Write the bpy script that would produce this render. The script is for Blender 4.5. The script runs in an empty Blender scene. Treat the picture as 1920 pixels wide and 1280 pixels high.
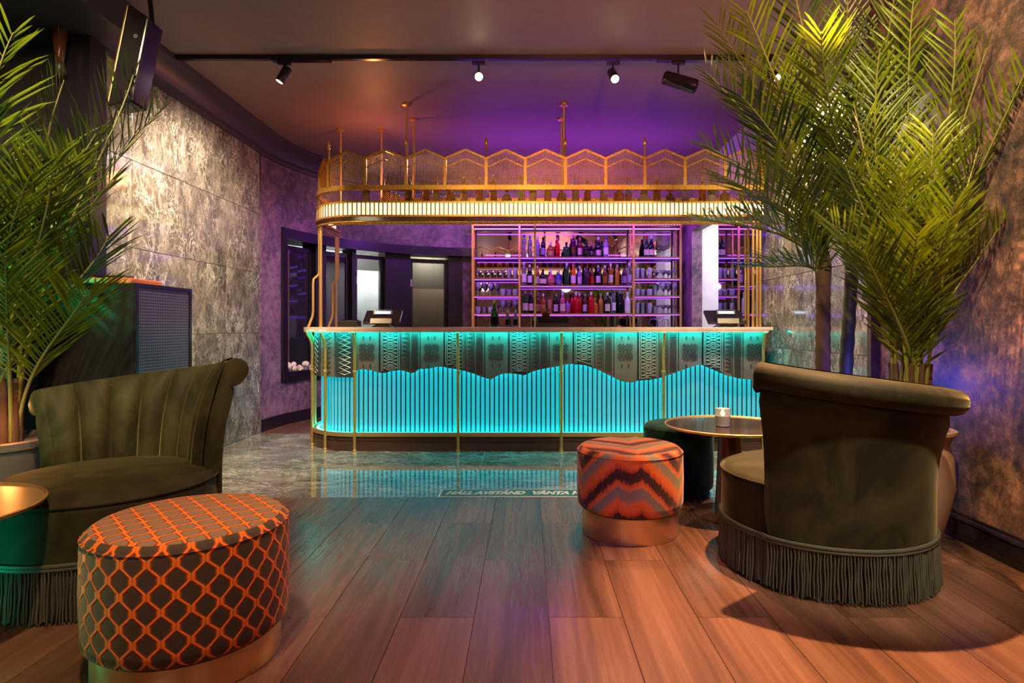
import bpy, math, random
from mathutils import Vector, Matrix, Euler
random.seed(7)
PI = math.pi
sc = bpy.context.scene
COL = sc.collection
H = 1.12                       # eye height, metres; depth runs along +Y, x to the right

# ------------------------------------------------------------------ camera
cam_d = bpy.data.cameras.new('camera'); cam = bpy.data.objects.new('camera', cam_d); COL.objects.link(cam)
cam.location = (0, 0, H); cam.rotation_euler = (PI/2, 0, 0)
cam_d.sensor_width = 36; cam_d.lens = 36*1150/1920
cam_d.shift_x = -28/1920; cam_d.shift_y = -27/1920
cam_d.clip_start = 0.05
sc.camera = cam

# ------------------------------------------------------------------ view and world
sc.view_settings.view_transform = 'Standard'; sc.view_settings.look = 'None'
sc.view_settings.gamma = 1; sc.view_settings.use_curve_mapping = False
sc.view_settings.exposure = 0.45
w = bpy.data.worlds.new('world'); sc.world = w; w.use_nodes = True
w.node_tree.nodes['Background'].inputs[0].default_value = (0.02, 0.018, 0.02, 1)
w.node_tree.nodes['Background'].inputs[1].default_value = 1.0
sc.cycles.max_bounces = 7; sc.cycles.transmission_bounces = 6; sc.cycles.transparent_max_bounces = 8
sc.cycles.sample_clamp_indirect = 4.0
sc.cycles.caustics_reflective = False; sc.cycles.caustics_refractive = False

# ------------------------------------------------------------------ lights
def light(kind, name, loc, energy, color, target=None, size=0.1, spot=60, blend=0.5, size_y=None):
    d = bpy.data.lights.new(name, kind); o = bpy.data.objects.new(name, d); COL.objects.link(o)
    o.location = loc; d.energy = energy; d.color = color
    if kind == 'AREA':
        d.size = size
        if size_y: d.shape = 'RECTANGLE'; d.size_y = size_y
    else: d.shadow_soft_size = size
    if kind == 'SPOT': d.spot_size = math.radians(spot); d.spot_blend = blend
    if target is not None:
        o.rotation_euler = (Vector(target)-Vector(loc)).to_track_quat('-Z', 'Y').to_euler()
    return o
WARM = (1.0, 0.66, 0.36); NEUT = (1.0, 0.82, 0.62)
# ceiling spots of the front track (fixtures are built further down)
SPOT_Y = 4.68
light('SPOT', 'spot_floor', (-0.37, SPOT_Y-0.08, 2.98), 50, WARM, (0.7, 1.7, 0), 0.05, 95, 0.6)
light('SPOT', 'spot_right', (0.66, SPOT_Y-0.08, 2.98), 170, (1.0, 0.52, 0.24), (1.5, 2.2, 0), 0.03, 88, 0.4)
light('SPOT', 'spot_palm', (1.70, 4.66, 2.98), 260, (1.0, 0.80, 0.58), (2.25, 4.6, 1.8), 0.05, 120, 0.8)
light('SPOT', 'spot_marble_left', (-1.86, SPOT_Y, 2.95), 230, (1.0, 0.74, 0.50), (-2.84, 5.3, 1.5), 0.06, 110, 0.8)
light('SPOT', 'spot_marble_left_near', (-1.5, 3.6, 3.1), 50, (1.0, 0.74, 0.50), (-2.84, 4.7, 1.5), 0.06, 80, 0.8)
# unseen ceiling spots of the seating area; wall and canopy ones added as fill
light('SPOT', 'seat_spot_right', (1.6, 1.15, 3.1), 420, NEUT, (1.5, 2.6, 0.60), 0.05, 26, 0.6)
light('SPOT', 'seat_spot_overhead', (1.38, 2.92, 3.12), 1100, (1.0, 0.52, 0.25), (1.68, 2.25, 0), 0.025, 60, 0.5)
light('SPOT', 'seat_spot_left', (-0.9, 1.1, 3.1), 230, WARM, (-1.6, 2.5, 0.5), 0.05, 46, 0.6)
light('SPOT', 'seat_spot_palm', (1.1, 1.6, 3.1), 310, (1.0, 0.80, 0.42), (2.1, 3.4, 1.8), 0.05, 75, 0.6)
light('SPOT', 'seat_spot_palm_left', (-1.6, 1.7, 3.1), 420, (1.0, 0.80, 0.42), (-2.7, 3.2, 1.6), 0.05, 75, 0.6)
light('SPOT', 'wall_fill_right', (0.7, 0.9, 3.1), 55, (1.0, 0.52, 0.30), (2.29, 2.6, 1.3), 0.06, 60, 0.8)  # added unseen fill, warms the plaster wall
for sx in (-1.3, 0.15, 1.5): light('SPOT', 'canopy_fill', (sx*0.4, 0.6, 3.1), 48, (1.0, 0.64, 0.30), (sx, 5.6, 2.62), 0.06, 25, 0.6)  # added unseen fill, brightens the gold canopy front
# unseen fill behind the camera, added to lift the ceiling and front faces
light('POINT', 'rear_fill_right', (1.2, -0.9, 2.35), 22, (1.0, 0.56, 0.45), None, 0.15)
light('POINT', 'rear_fill_left', (-1.3, -0.9, 2.35), 55, (1.0, 0.60, 0.42), None, 0.12)
light('SPOT', 'ceiling_fill', (0.7, -0.2, 2.2), 800, (1.0, 0.32, 0.26), (0.8, 0.95, 3.2), 0.1, 80, 0.5)
light('AREA', 'bar_ceiling_light', (-0.6, 7.6, 3.15), 14, (0.9, 0.62, 0.75), (-0.6, 7.6, 0), 0.8)
# coloured leds; the shelf, cabinet and floor violets are added washes
light('SPOT', 'green_led', (-3.5, 2.62, 1.50), 300, (0.0, 1.0, 0.36), (-3.02, 3.02, 1.50), 0.06, 36, 0.7)
light('POINT', 'green_led_low', (-2.58, 1.84, 0.13), 17, (0.0, 1.0, 0.55), None, 0.10)
light('POINT', 'amber_pot_led', (-2.55, 3.02, 0.62), 1.6, (1.0, 0.36, 0.10), None, 0.03)
light('POINT', 'blue_led', (2.02, 3.56, 0.80), 6.0, (0.07, 0.07, 1.0), None, 0.05)
light('AREA', 'violet_led', (0.55, 6.75, 2.42), 20, (0.30, 0.03, 1.0), (0.55, 6.9, 3.2), 2.6, size_y=0.12)
light('AREA', 'shelf_fill', (0.7, 7.7, 2.9), 45, (0.42, 0.04, 1.0), (0.7, 8.8, 1.8), 2.4, size_y=0.1)  # added wash, unseen, tints the shelves violet
light('POINT', 'amber_led', (-1.55, 6.2, 2.62), 12, (1.0, 0.30, 0.08), None, 0.06)
light('SPOT', 'violet_wash', (-0.8, 6.6, 3.0), 80, (0.40, 0.06, 1.0), (-2.8, 7.2, 1.2), 0.06, 70, 0.9)
light('SPOT', 'violet_cabinet_fill', (-1.2, 5.0, 2.9), 50, (0.35, 0.05, 1.0), (-2.35, 3.9, 1.1), 0.05, 32, 0.8)  # added spot, unseen, tints the cabinet grille
light('SPOT', 'violet_floor_fill', (0.1, 0.9, 3.1), 150, (0.46, 0.20, 1.0), (0.05, 2.5, 0), 0.08, 40, 1.0)  # added spot, unseen, tints the middle of the floor

# ------------------------------------------------------------------ node helpers
class NT:
    def __init__(s, name):
        s.mat = bpy.data.materials.new(name); s.mat.use_nodes = True
        s.t = s.mat.node_tree; s.b = s.t.nodes['Principled BSDF']; s.out = s.t.nodes['Material Output']
    def n(s, typ, **kw):
        x = s.t.nodes.new(typ)
        for k, v in kw.items(): setattr(x, k, v)
        return x
    def put(s, sock, v):
        if isinstance(v, bpy.types.NodeSocket): s.t.links.new(v, sock)
        else:
            if isinstance(v, tuple) and len(v) == 3 and len(sock.default_value) == 4: v = v+(1,)
            sock.default_value = v
    def m(s, op, a, b=0.0, c=0.0, clamp=False):
        x = s.n('ShaderNodeMath', operation=op, use_clamp=clamp)
        for i, v in enumerate((a, b, c)): s.put(x.inputs[i], v)
        return x.outputs[0]
    def mix(s, f, a, b):
        x = s.n('ShaderNodeMix', data_type='RGBA')
        s.put(x.inputs[0], f); s.put(x.inputs[6], a); s.put(x.inputs[7], b)
        return x.outputs[2]
    def coord(s, out='Object'): return s.n('ShaderNodeTexCoord').outputs[out]
    def rnd(s): return s.n('ShaderNodeObjectInfo').outputs['Random']
    def vadd(s, a, b):
        x = s.n('ShaderNodeVectorMath', operation='ADD'); s.put(x.inputs[0], a); s.put(x.inputs[1], b); return x.outputs[0]
    def vmul(s, a, b):
        x = s.n('ShaderNodeVectorMath', operation='MULTIPLY'); s.put(x.inputs[0], a); s.put(x.inputs[1], b); return x.outputs[0]
    def comb(s, x, y, z):
        q = s.n('ShaderNodeCombineXYZ')
        for i, v in enumerate((x, y, z)): s.put(q.inputs[i], v)
        return q.outputs[0]
    def sep(s, v):
        q = s.n('ShaderNodeSeparateXYZ'); s.put(q.inputs[0], v); return q.outputs
    def noise(s, vec, scale, detail=4, rough=0.55, dist=0.0):
        q = s.n('ShaderNodeTexNoise'); s.put(q.inputs['Vector'], vec)
        q.inputs['Scale'].default_value = scale; q.inputs['Detail'].default_value = detail
        q.inputs['Roughness'].default_value = rough; q.inputs['Distortion'].default_value = dist
        return q.outputs[0]
    def ramp(s, f, stops, interp='LINEAR'):
        q = s.n('ShaderNodeValToRGB'); s.put(q.inputs[0], f); cr = q.color_ramp; cr.interpolation = interp
        while len(cr.elements) < len(stops): cr.elements.new(0.5)
        for e, (p, c) in zip(cr.elements, stops):
            e.position = p; e.color = (c if len(c) == 4 else c+(1,)) if isinstance(c, tuple) else (c, c, c, 1)
        return q.outputs[0]
    def bump(s, h, strength=0.2, dist=0.01):
        q = s.n('ShaderNodeBump'); q.inputs['Strength'].default_value = strength; q.inputs['Distance'].default_value = dist
        s.put(q.inputs['Height'], h); s.put(s.b.inputs['Normal'], q.outputs[0])
    def set(s, **kw):
        names = dict(col='Base Color', rough='Roughness', metal='Metallic', trans='Transmission Weight', ior='IOR', spec='Specular IOR Level',
                     sheen='Sheen Weight', sheen_r='Sheen Roughness', sheen_t='Sheen Tint', coat='Coat Weight', emit='Emission Color', es='Emission Strength', alpha='Alpha')
        for k, v in kw.items(): s.put(s.b.inputs[names[k]], v)
        return s
M = {}
def simple(name, col, rough=0.5, metal=0.0, **kw):
    t = NT(name); v = t.noise(t.coord(), 9.0, 3)
    c = t.mix(v, tuple(x*0.82 for x in col), tuple(min(1, x*1.15) for x in col))
    t.set(col=c, rough=rough, metal=metal, **kw); M[name] = t.mat; return t
def emitter(name, col, strength):
    t = NT(name); t.set(col=(0.8, 0.8, 0.8), emit=col+(1,), es=strength); M[name] = t.mat
# wood planks: grain along local Y
def wood(name, c0, c1, c2, rough=0.3, stretch=(9.0, 0.7, 9.0)):
    t = NT(name); r = t.rnd(); off = t.comb(t.m('MULTIPLY', r, 37.0), t.m('MULTIPLY', r, 91.0), 0.0)
    v = t.vadd(t.coord(), off); v2 = t.vmul(v, stretch)
    big = t.noise(v2, 1.1, 5, 0.6, 0.8); fine = t.noise(t.vmul(v, tuple(x*(6.0 if x > 1 else 2.0) for x in stretch)), 1.3, 3, 0.5)
    f = t.m('ADD', t.m('MULTIPLY', big, 0.72), t.m('MULTIPLY', fine, 0.28))
    c = t.ramp(f, [(0.30, c0), (0.5, c1), (0.72, c2)])
    hsv = t.n('ShaderNodeHueSaturation'); t.put(hsv.inputs['Color'], c)
    t.put(hsv.inputs['Value'], t.m('ADD', 0.78, t.m('MULTIPLY', r, 0.5)))
    t.set(col=hsv.outputs[0], rough=t.m('ADD', rough, t.m('MULTIPLY', fine, 0.14)), spec=0.5); t.bump(fine, 0.03, 0.003)
    M[name] = t.mat
wood('oak_plank', (0.055, 0.027, 0.016), (0.120, 0.058, 0.032), (0.190, 0.098, 0.056), 0.20, (7.0, 0.45, 7.0))
wood('dark_wood', (0.030, 0.014, 0.009), (0.060, 0.028, 0.017), (0.10, 0.050, 0.030), 0.3, (0.7, 9, 9))
def marble(name, rough, k=1.0):
    t = NT(name); r = t.rnd(); off = t.comb(t.m('MULTIPLY', r, 17.0), t.m('MULTIPLY', r, 53.0), t.m('MULTIPLY', r, 29.0))
    v = t.vadd(t.coord(), off)
    mp = t.n('ShaderNodeMapping'); t.put(mp.inputs['Vector'], v); mp.inputs['Rotation'].default_value = (0.75, 0.3, 0.85); mp.inputs['Scale'].default_value = (1.9, 4.2, 2.6)
    vd = mp.outputs[0]
    cloud = t.noise(vd, 1.5, 8, 0.68, 0.4)
    base = t.ramp(cloud, [(0.30, (0.050*k, 0.045*k, 0.040*k)), (0.48, (0.125*k, 0.112*k, 0.098*k)), (0.70, (0.30*k, 0.265*k, 0.225*k))])
    n1 = t.noise(vd, 1.7, 7, 0.62, 0.5); n2 = t.noise(t.vadd(vd, (5.2, 1.3, 7.7)), 3.6, 6, 0.65, 0.4); mk = t.ramp(t.noise(t.vadd(v, (9.1, 2.2, 4.0)), 3.0, 3), [(0.42, 0.0), (0.62, 1.0)])
    l1 = t.m('SUBTRACT', 1.0, t.m('MULTIPLY', t.m('ABSOLUTE', t.m('SUBTRACT', n1, 0.5)), 55.0), clamp=True)
    l2 = t.m('SUBTRACT', 1.0, t.m('MULTIPLY', t.m('ABSOLUTE', t.m('SUBTRACT', n2, 0.5)), 34.0), clamp=True)
    ln = t.m('MULTIPLY', t.m('MAXIMUM', t.m('MULTIPLY', l1, 0.95), t.m('MULTIPLY', l2, 0.55)), t.m('ADD', 0.35, mk))
    c = t.mix(t.m('MULTIPLY', ln, 0.62), base, (min(0.9, 0.85*k), min(0.86, 0.79*k), min(0.80, 0.70*k)))
    t.set(col=c, rough=rough, spec=0.6, coat=0.35); t.b.inputs['Coat Roughness'].default_value = rough*0.5
    M[name] = t.mat
marble('marble_wall', 0.11, 1.15); marble('marble_floor', 0.08, 1.5)
def plaster(name, a, b, c, rough=0.55):
    t = NT(name); v = t.coord()
    n1 = t.noise(v, 1.9, 8, 0.72, 0.5); n2 = t.noise(v, 13.0, 5, 0.75)
    f = t.m('ADD', t.m('MULTIPLY', n1, 0.55), t.m('MULTIPLY', n2, 0.45))
    t.set(col=t.ramp(f, [(0.40, a), (0.49, b), (0.60, c)]), rough=t.m('ADD', rough-0.15, t.m('MULTIPLY', n2, 0.3))); t.bump(n2, 0.25, 0.01)
    M[name] = t.mat
plaster('plaster_rust', (0.026, 0.024, 0.026), (0.10, 0.055, 0.045), (0.30, 0.155, 0.11))
plaster('plaster_violet', (0.05, 0.03, 0.055), (0.14, 0.08, 0.12), (0.30, 0.17, 0.22))
simple('ceiling_paint', (0.23, 0.14, 0.13), 0.55)
simple('dark_paint', (0.008, 0.007, 0.008), 0.4)
simple('black_wall', (0.010, 0.009, 0.010), 0.5)
simple('cornice_paint', (0.055, 0.045, 0.052), 0.4)
simple('cabinet_black', (0.010, 0.008, 0.008), 0.65, spec=0.2)
simple('gloss_black', (0.012, 0.009, 0.012), 0.16)
simple('frame_dark', (0.013, 0.010, 0.017), 0.25)
simple('grout_light', (0.30, 0.19, 0.12), 0.7)
simple('grout_grey', (0.62, 0.58, 0.52), 0.6)
simple('white_paint', (0.80, 0.80, 0.78), 0.5)
def brass(name, col, rough, metal=0.82):
    t = NT(name); n = t.noise(t.vmul(t.coord(), (30, 30, 3)), 3.0, 2)
    t.set(col=t.mix(n, tuple(x*0.88 for x in col), col), metal=metal, rough=t.m('ADD', rough, t.m('MULTIPLY', n, 0.12))); M[name] = t.mat
brass('brass', (0.84, 0.48, 0.09), 0.22); brass('brass_satin', (0.78, 0.48, 0.16), 0.30); brass('brass_dark', (0.30, 0.19, 0.08), 0.32)
brass('bronze', (0.34, 0.30, 0.24), 0.30); brass('brushed_gold', (0.85, 0.58, 0.26), 0.26)
simple('bronze_board', (0.17, 0.14, 0.12), 0.4, 0.1); simple('bronze_dark', (0.035, 0.040, 0.038), 0.45); simple('bronze_light', (0.55, 0.52, 0.45), 0.35, 0.2)  # relief highlights and recess darks put into separate bronze tones
simple('slat_glow', (0.10, 0.15, 0.15), 0.22, emit=(0.0, 0.76, 0.93, 1), es=0.42); simple('slat_gap', (0.02, 0.022, 0.022), 0.6)  # cyan backlight put into the slats as their own glow
simple('stone_top', (0.86, 0.68, 0.54), 0.3)
emitter('led_warm', (1.0, 0.66, 0.30), 1.7); emitter('led_violet', (0.28, 0.04, 1.0), 7.0); emitter('led_cyan', (0.0, 0.86, 0.95), 22.0); emitter('led_cyan_top', (0.0, 0.86, 0.80), 48.0)
emitter('lamp_glow', (1.0, 0.80, 0.50), 30.0); emitter('screen_blue', (0.30, 0.62, 1.0), 2.6); emitter('lamp_dim', (1.0, 0.78, 0.5), 1.5)
emitter('flame', (1.0, 0.62, 0.25), 14.0)
t = NT('mirror'); t.set(col=(0.50, 0.43, 0.62), metal=1.0, rough=0.02); M['mirror'] = t.mat
t = NT('glass'); t.set(col=(0.85, 0.86, 0.95), trans=0.62, rough=0.06, ior=1.4, coat=0.5); M['glass'] = t.mat
t = NT('pane_dark'); n = t.noise(t.coord(), 1.5); t.set(col=t.mix(n, (0.010, 0.010, 0.013), (0.03, 0.028, 0.035)), rough=0.05, spec=0.7); M['pane_dark'] = t.mat
t = NT('pane_clear'); t.set(col=(0.9, 0.93, 0.95), trans=1.0, rough=0.0, ior=1.02); M['pane_clear'] = t.mat
def velvet(name, col, tint):
    t = NT(name); v = t.coord(); n1 = t.ramp(t.noise(v, 3.6, 5, 0.65, 1.0), [(0.38, 0.0), (0.62, 1.0)]); n2 = t.noise(v, 60.0, 2)
    c = t.mix(n1, tuple(x*0.62 for x in col), tuple(x*1.6 for x in col))
    t.set(col=c, rough=0.7, sheen=0.42, sheen_r=0.28, sheen_t=tint+(1,), spec=0.15); t.bump(n2, 0.12, 0.002); M[name] = t.mat
velvet('velvet_olive', (0.021, 0.0195, 0.0075), (0.60, 0.50, 0.24)); velvet('velvet_green', (0.008, 0.030, 0.018), (0.25, 0.5, 0.3))
simple('fringe', (0.060, 0.066, 0.042), 0.6); simple('fringe_dark', (0.012, 0.013, 0.010), 0.8)
simple('trunk', (0.055, 0.024, 0.012), 0.85); simple('trunk_green', (0.028, 0.032, 0.012), 0.6); simple('soil', (0.03, 0.02, 0.014), 0.95)
def leaf(name, a, b):
    t = NT(name); v = t.coord(); n = t.noise(v, 4.0, 3); r = t.rnd()
    c = t.mix(t.ramp(t.m('ADD', t.m('MULTIPLY', n, 0.6), t.m('MULTIPLY', r, 0.4)), [(0.28, 0.0), (0.68, 1.0)]), a, b)
    t.set(col=c, rough=0.34, spec=0.32)
    tr = t.n('ShaderNodeBsdfTranslucent'); t.put(tr.inputs[0], c)
    mx = t.n('ShaderNodeMixShader'); mx.inputs[0].default_value = 0.22
    t.t.links.new(t.b.outputs[0], mx.inputs[1]); t.t.links.new(tr.outputs[0], mx.inputs[2]); t.t.links.new(mx.outputs[0], t.out.inputs[0])
    M[name] = t.mat
leaf('palm_leaf', (0.010, 0.028, 0.001), (0.145, 0.19, 0.005)); simple('palm_stem', (0.15, 0.15, 0.03), 0.5)
simple('terracotta', (0.32, 0.19, 0.11), 0.8); simple('planter_grey', (0.10, 0.075, 0.065), 0.6)
simple('g_post', (0.16, 0.10, 0.045), 0.4)
simple('orange_cloth', (0.50, 0.13, 0.03), 0.7)
simple('table_top', (0.055, 0.030, 0.020), 0.10, spec=0.7)
simple('table_leg', (0.17, 0.075, 0.045), 0.3, 0.5)
simple('pos_black', (0.018, 0.017, 0.018), 0.3); simple('silver', (0.6, 0.6, 0.62), 0.3, 1.0)
simple('sticker_teal', (0.015, 0.13, 0.15), 0.5); simple('sticker_white', (0.75, 0.78, 0.76), 0.4)
simple('shell_white', (0.72, 0.62, 0.55), 0.6)
t = NT('grille'); v = t.coord(); s3 = t.sep(v)
g = t.m('MULTIPLY', t.m('ABSOLUTE', t.m('SINE', t.m('MULTIPLY', s3[1], 170.0))), t.m('ABSOLUTE', t.m('SINE', t.m('MULTIPLY', s3[2], 170.0))))
t.set(col=t.ramp(g, [(0.25, (0.16, 0.15, 0.20)), (0.55, (0.012, 0.012, 0.018))]), rough=0.4, metal=0.3); M['grille'] = t.mat
# hexagon velvet of the front stool
t = NT('hexagon_velvet'); v = t.coord(); X, Y, Z = t.sep(v)
rad = t.m('SQRT', t.m('ADD', t.m('MULTIPLY', X, X), t.m('MULTIPLY', Y, Y)))
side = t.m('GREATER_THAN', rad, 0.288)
u_s = t.m('MULTIPLY', t.m('ARCTAN2', Y, X), 50/(2*PI)); u_t = t.m('MULTIPLY', X, 24.0)
u = t.m('ADD', t.m('MULTIPLY', side, u_s), t.m('MULTIPLY', t.m('SUBTRACT', 1.0, side), u_t))
vv = t.m('ADD', t.m('MULTIPLY', side, Z), t.m('MULTIPLY', t.m('SUBTRACT', 1.0, side), Y))
p = t.m('FLOORED_MODULO', u, 2.0)
tri = t.m('SUBTRACT', t.m('MULTIPLY', t.m('PINGPONG', t.m('DIVIDE', vv, 0.047), 1.0), 2.0), 1.0)
wv = t.m('MULTIPLY', t.m('MAXIMUM', t.m('MINIMUM', t.m('MULTIPLY', tri, 1.75), 1.0), -1.0), 0.36)
d = t.m('MINIMUM', t.m('ABSOLUTE', t.m('SUBTRACT', p, wv)), t.m('MINIMUM', t.m('ABSOLUTE', t.m('SUBTRACT', t.m('ADD', p, wv), 1.0)), t.m('ABSOLUTE', t.m('SUBTRACT', t.m('SUBTRACT', p, wv), 2.0))))
grey = t.mix(side, (0.22, 0.15, 0.105), (0.062, 0.048, 0.036))  # paler on top: light on the pile put into the grey
nz = t.noise(v, 40.0, 2)
c = t.ramp(d, [(0.0, (0.86, 0.21, 0.025)), (0.11, (0.86, 0.19, 0.022)), (0.145, (0.20, 0.042, 0.014)), (0.25, (0.24, 0.062, 0.022)), (0.29, (0, 0, 0))])
msk = t.ramp(d, [(0.25, 0.0), (0.29, 1.0)])
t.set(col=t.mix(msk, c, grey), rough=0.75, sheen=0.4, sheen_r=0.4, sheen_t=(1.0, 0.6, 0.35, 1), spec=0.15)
hgt = t.m('ADD', t.m('SUBTRACT', 1.0, t.m('MINIMUM', t.m('MULTIPLY', d, 4.0), 1.0)), t.m('MULTIPLY', nz, 0.25)); t.bump(hgt, 0.5, 0.006); M['hexagon_velvet'] = t.mat
# flame stitch of the far stool
t = NT('flame_velvet'); v = t.coord(); X, Y, Z = t.sep(v)
ang = t.m('ADD', t.m('ARCTAN2', Y, X), 1.736)
zig = t.m('PINGPONG', ang, PI/3)
dip = t.m('MAXIMUM', t.m('SUBTRACT', 1.0, t.m('DIVIDE', zig, 0.22)), 0.0)
stp = t.m('SNAP', ang, 0.028)
jag = t.noise(t.comb(t.m('MULTIPLY', stp, 60.0), t.m('MULTIPLY', Z, 6.0), 0.0), 1.0, 2)
rad = t.m('SQRT', t.m('ADD', t.m('MULTIPLY', X, X), t.m('MULTIPLY', Y, Y)))
top = t.m('LESS_THAN', rad, 0.262)
fs = t.m('ADD', t.m('ADD', t.m('MULTIPLY', Z, 4.4), t.m('MULTIPLY', zig, 1.15)), t.m('ADD', t.m('MULTIPLY', dip, 0.36), t.m('MULTIPLY', jag, 0.26)))
ft = t.m('ADD', t.m('MULTIPLY', t.m('SUBTRACT', Y, t.m('MULTIPLY', t.m('ABSOLUTE', X), 0.8)), 4.0), t.m('MULTIPLY', t.noise(v, 7.0, 3), 0.35))
f = t.m('FRACT', t.m('ADD', t.m('MULTIPLY', top, ft), t.m('MULTIPLY', t.m('SUBTRACT', 1.0, top), fs)))
c = t.ramp(f, [(0.0, (0.055, 0.028, 0.020)), (0.13, (0.060, 0.030, 0.022)), (0.17, (0.50, 0.07, 0.025)), (0.30, (0.78, 0.18, 0.035)), (0.46, (0.72, 0.20, 0.05)), (0.53, (0.30, 0.25, 0.16)), (0.72, (0.23, 0.22, 0.15)), (0.78, (0.74, 0.22, 0.05)), (0.88, (0.60, 0.10, 0.03)), (0.92, (0.08, 0.035, 0.025)), (1.0, (0.055, 0.028, 0.020))])
t.set(col=c, rough=0.7, sheen=0.35, sheen_r=0.4, sheen_t=(1.0, 0.7, 0.5, 1), spec=0.2); t.bump(jag, 0.15, 0.004); M['flame_velvet'] = t.mat

# ------------------------------------------------------------------ mesh helpers
class MB:
    def __init__(s): s.v = []; s.f = []
    def add(s, vs, fs):
        o = len(s.v); s.v += [tuple(x) for x in vs]; s.f += [tuple(i+o for i in f) for f in fs]; return s
    def box(s, x0, x1, y0, y1, z0, z1):
        return s.add([(x0,y0,z0),(x1,y0,z0),(x1,y1,z0),(x0,y1,z0),(x0,y0,z1),(x1,y0,z1),(x1,y1,z1),(x0,y1,z1)],
                     [(0,3,2,1),(4,5,6,7),(0,1,5,4),(1,2,6,5),(2,3,7,6),(3,0,4,7)])
    def cbox(s, c, size, rot=None):
        hx, hy, hz = (q/2 for q in size); vs = [Vector((a*hx, b*hy, d*hz)) for d in (-1, 1) for a, b in ((-1,-1),(1,-1),(1,1),(-1,1))]
        if rot: m = Euler(rot).to_matrix(); vs = [m@q for q in vs]
        return s.add([q+Vector(c) for q in vs], [(0,3,2,1),(4,5,6,7),(0,1,5,4),(1,2,6,5),(2,3,7,6),(3,0,4,7)])
    def tube(s, pts, r, n=8, cap=True):
        pts = [Vector(p) for p in pts]; k = len(pts); rs = r if isinstance(r, (list, tuple)) else [r]*k
        o = len(s.v); up = None
        for i, p in enumerate(pts):
            d = (pts[min(i+1, k-1)]-pts[max(i-1, 0)]).normalized()
            if up is None: up = Vector((0, 0, 1)) if abs(d.z) < 0.9 else Vector((0, 1, 0))
            a = d.cross(up).normalized(); b = a.cross(d).normalized(); up = b
            for j in range(n):
                q = 2*PI*j/n; s.v.append(tuple(p+(a*math.cos(q)+b*math.sin(q))*rs[i]))
        for i in range(k-1):
            for j in range(n):
                s.f.append((o+i*n+j, o+i*n+(j+1) % n, o+(i+1)*n+(j+1) % n, o+(i+1)*n+j))
        if cap: s.f.append(tuple(o+j for j in range(n-1, -1, -1))); s.f.append(tuple(o+(k-1)*n+j for j in range(n)))
        return s
    def lathe(s, prof, c=(0, 0, 0), n=24, caps=True):
        o = len(s.v); k = len(prof)
        for r, z in prof:
            for j in range(n):
                q = 2*PI*j/n; s.v.append((c[0]+r*math.cos(q), c[1]+r*math.sin(q), c[2]+z))
        for i in range(k-1):
            for j in range(n): s.f.append((o+i*n+j, o+i*n+(j+1) % n, o+(i+1)*n+(j+1) % n, o+(i+1)*n+j))
        if caps: s.f.append(tuple(o+j for j in range(n-1, -1, -1))); s.f.append(tuple(o+(k-1)*n+j for j in range(n)))
        return s
    def grid(s, rows, close_u=False):
        o = len(s.v); n = len(rows[0])
        for r in rows: s.v += [tuple(p) for p in r]
        for i in range(len(rows)-1):
            for j in range(n if close_u else n-1):
                j2 = (j+1) % n; s.f.append((o+i*n+j, o+i*n+j2, o+(i+1)*n+j2, o+(i+1)*n+j))
        return s
    def prism(s, poly, y0, y1):       # poly in (x,z), extruded along y
        n = len(poly); o = len(s.v)
        s.v += [(x, y0, z) for x, z in poly]+[(x, y1, z) for x, z in poly]
        s.f.append(tuple(o+i for i in range(n))); s.f.append(tuple(o+n+i for i in range(n-1, -1, -1)))
        for i in range(n): s.f.append((o+i, o+n+i, o+n+(i+1) % n, o+(i+1) % n))
        return s
    def mesh(s, name, mat, smooth=False):
        me = bpy.data.meshes.new(name); me.from_pydata(s.v, [], s.f); me.update()
        if mat: me.materials.append(M[mat])
        if smooth:
            me.polygons.foreach_set('use_smooth', [True]*len(me.polygons))
            try: me.set_sharp_from_angle(angle=math.radians(smooth if smooth is not True else 45))
            except Exception: pass
        return me
    def build(s, name, mat, parent=None, smooth=False): return obj(name, s.mesh(name, mat, smooth), parent)
def obj(name, me, parent=None, loc=None, rot=None):
    o = bpy.data.objects.new(name, me); COL.objects.link(o)
    if parent is not None: o.parent = parent
    if loc is not None: o.location = loc
    if rot is not None: o.rotation_euler = rot
    return o
def tag(o, label, cat, group=None, kind=None):
    o['label'] = label; o['category'] = cat
    if group: o['group'] = group
    if kind: o['kind'] = kind
    return o
def thing(name, label, cat, loc=(0, 0, 0), rz=0, group=None):
    o = bpy.data.objects.new(name, None); COL.objects.link(o); o.location = loc; o.rotation_euler = (0, 0, rz)
    o.empty_display_size = 0.1
    return tag(o, label, cat, group)
def struct(o): o['kind'] = 'structure'; return o
def bevel(o, w=0.004, seg=2):
    m = o.modifiers.new('bevel', 'BEVEL'); m.width = w; m.segments = seg; m.limit_method = 'ANGLE'; return o
def interp(x, pts):
    if x <= pts[0][0]: return pts[0][1]
    for (a, b), (c, d) in zip(pts, pts[1:]):
        if x <= c: return b+(d-b)*(x-a)/(c-a)
    return pts[-1][1]
ORD = ['first', 'second', 'third', 'fourth', 'fifth', 'sixth', 'seventh', 'eighth', 'ninth', 'tenth', 'eleventh', 'twelfth', 'thirteenth', 'fourteenth',
       'fifteenth', 'sixteenth', 'seventeenth', 'eighteenth', 'nineteenth', 'twentieth', 'twenty-first', 'twenty-second', 'twenty-third', 'twenty-fourth', 'twenty-fifth', 'twenty-sixth', 'twenty-seventh', 'twenty-eighth']

# ================================================================== THE SETTING
CEIL = 3.2
Y0, Y1, XL, XR = -2.6, 9.05, -3.6, 2.29
fl = struct(MB().box(XL-0.1, XR+1.4, Y0, Y1+0.1, -0.12, -0.012).build('floor', 'grout_light'))
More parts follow.
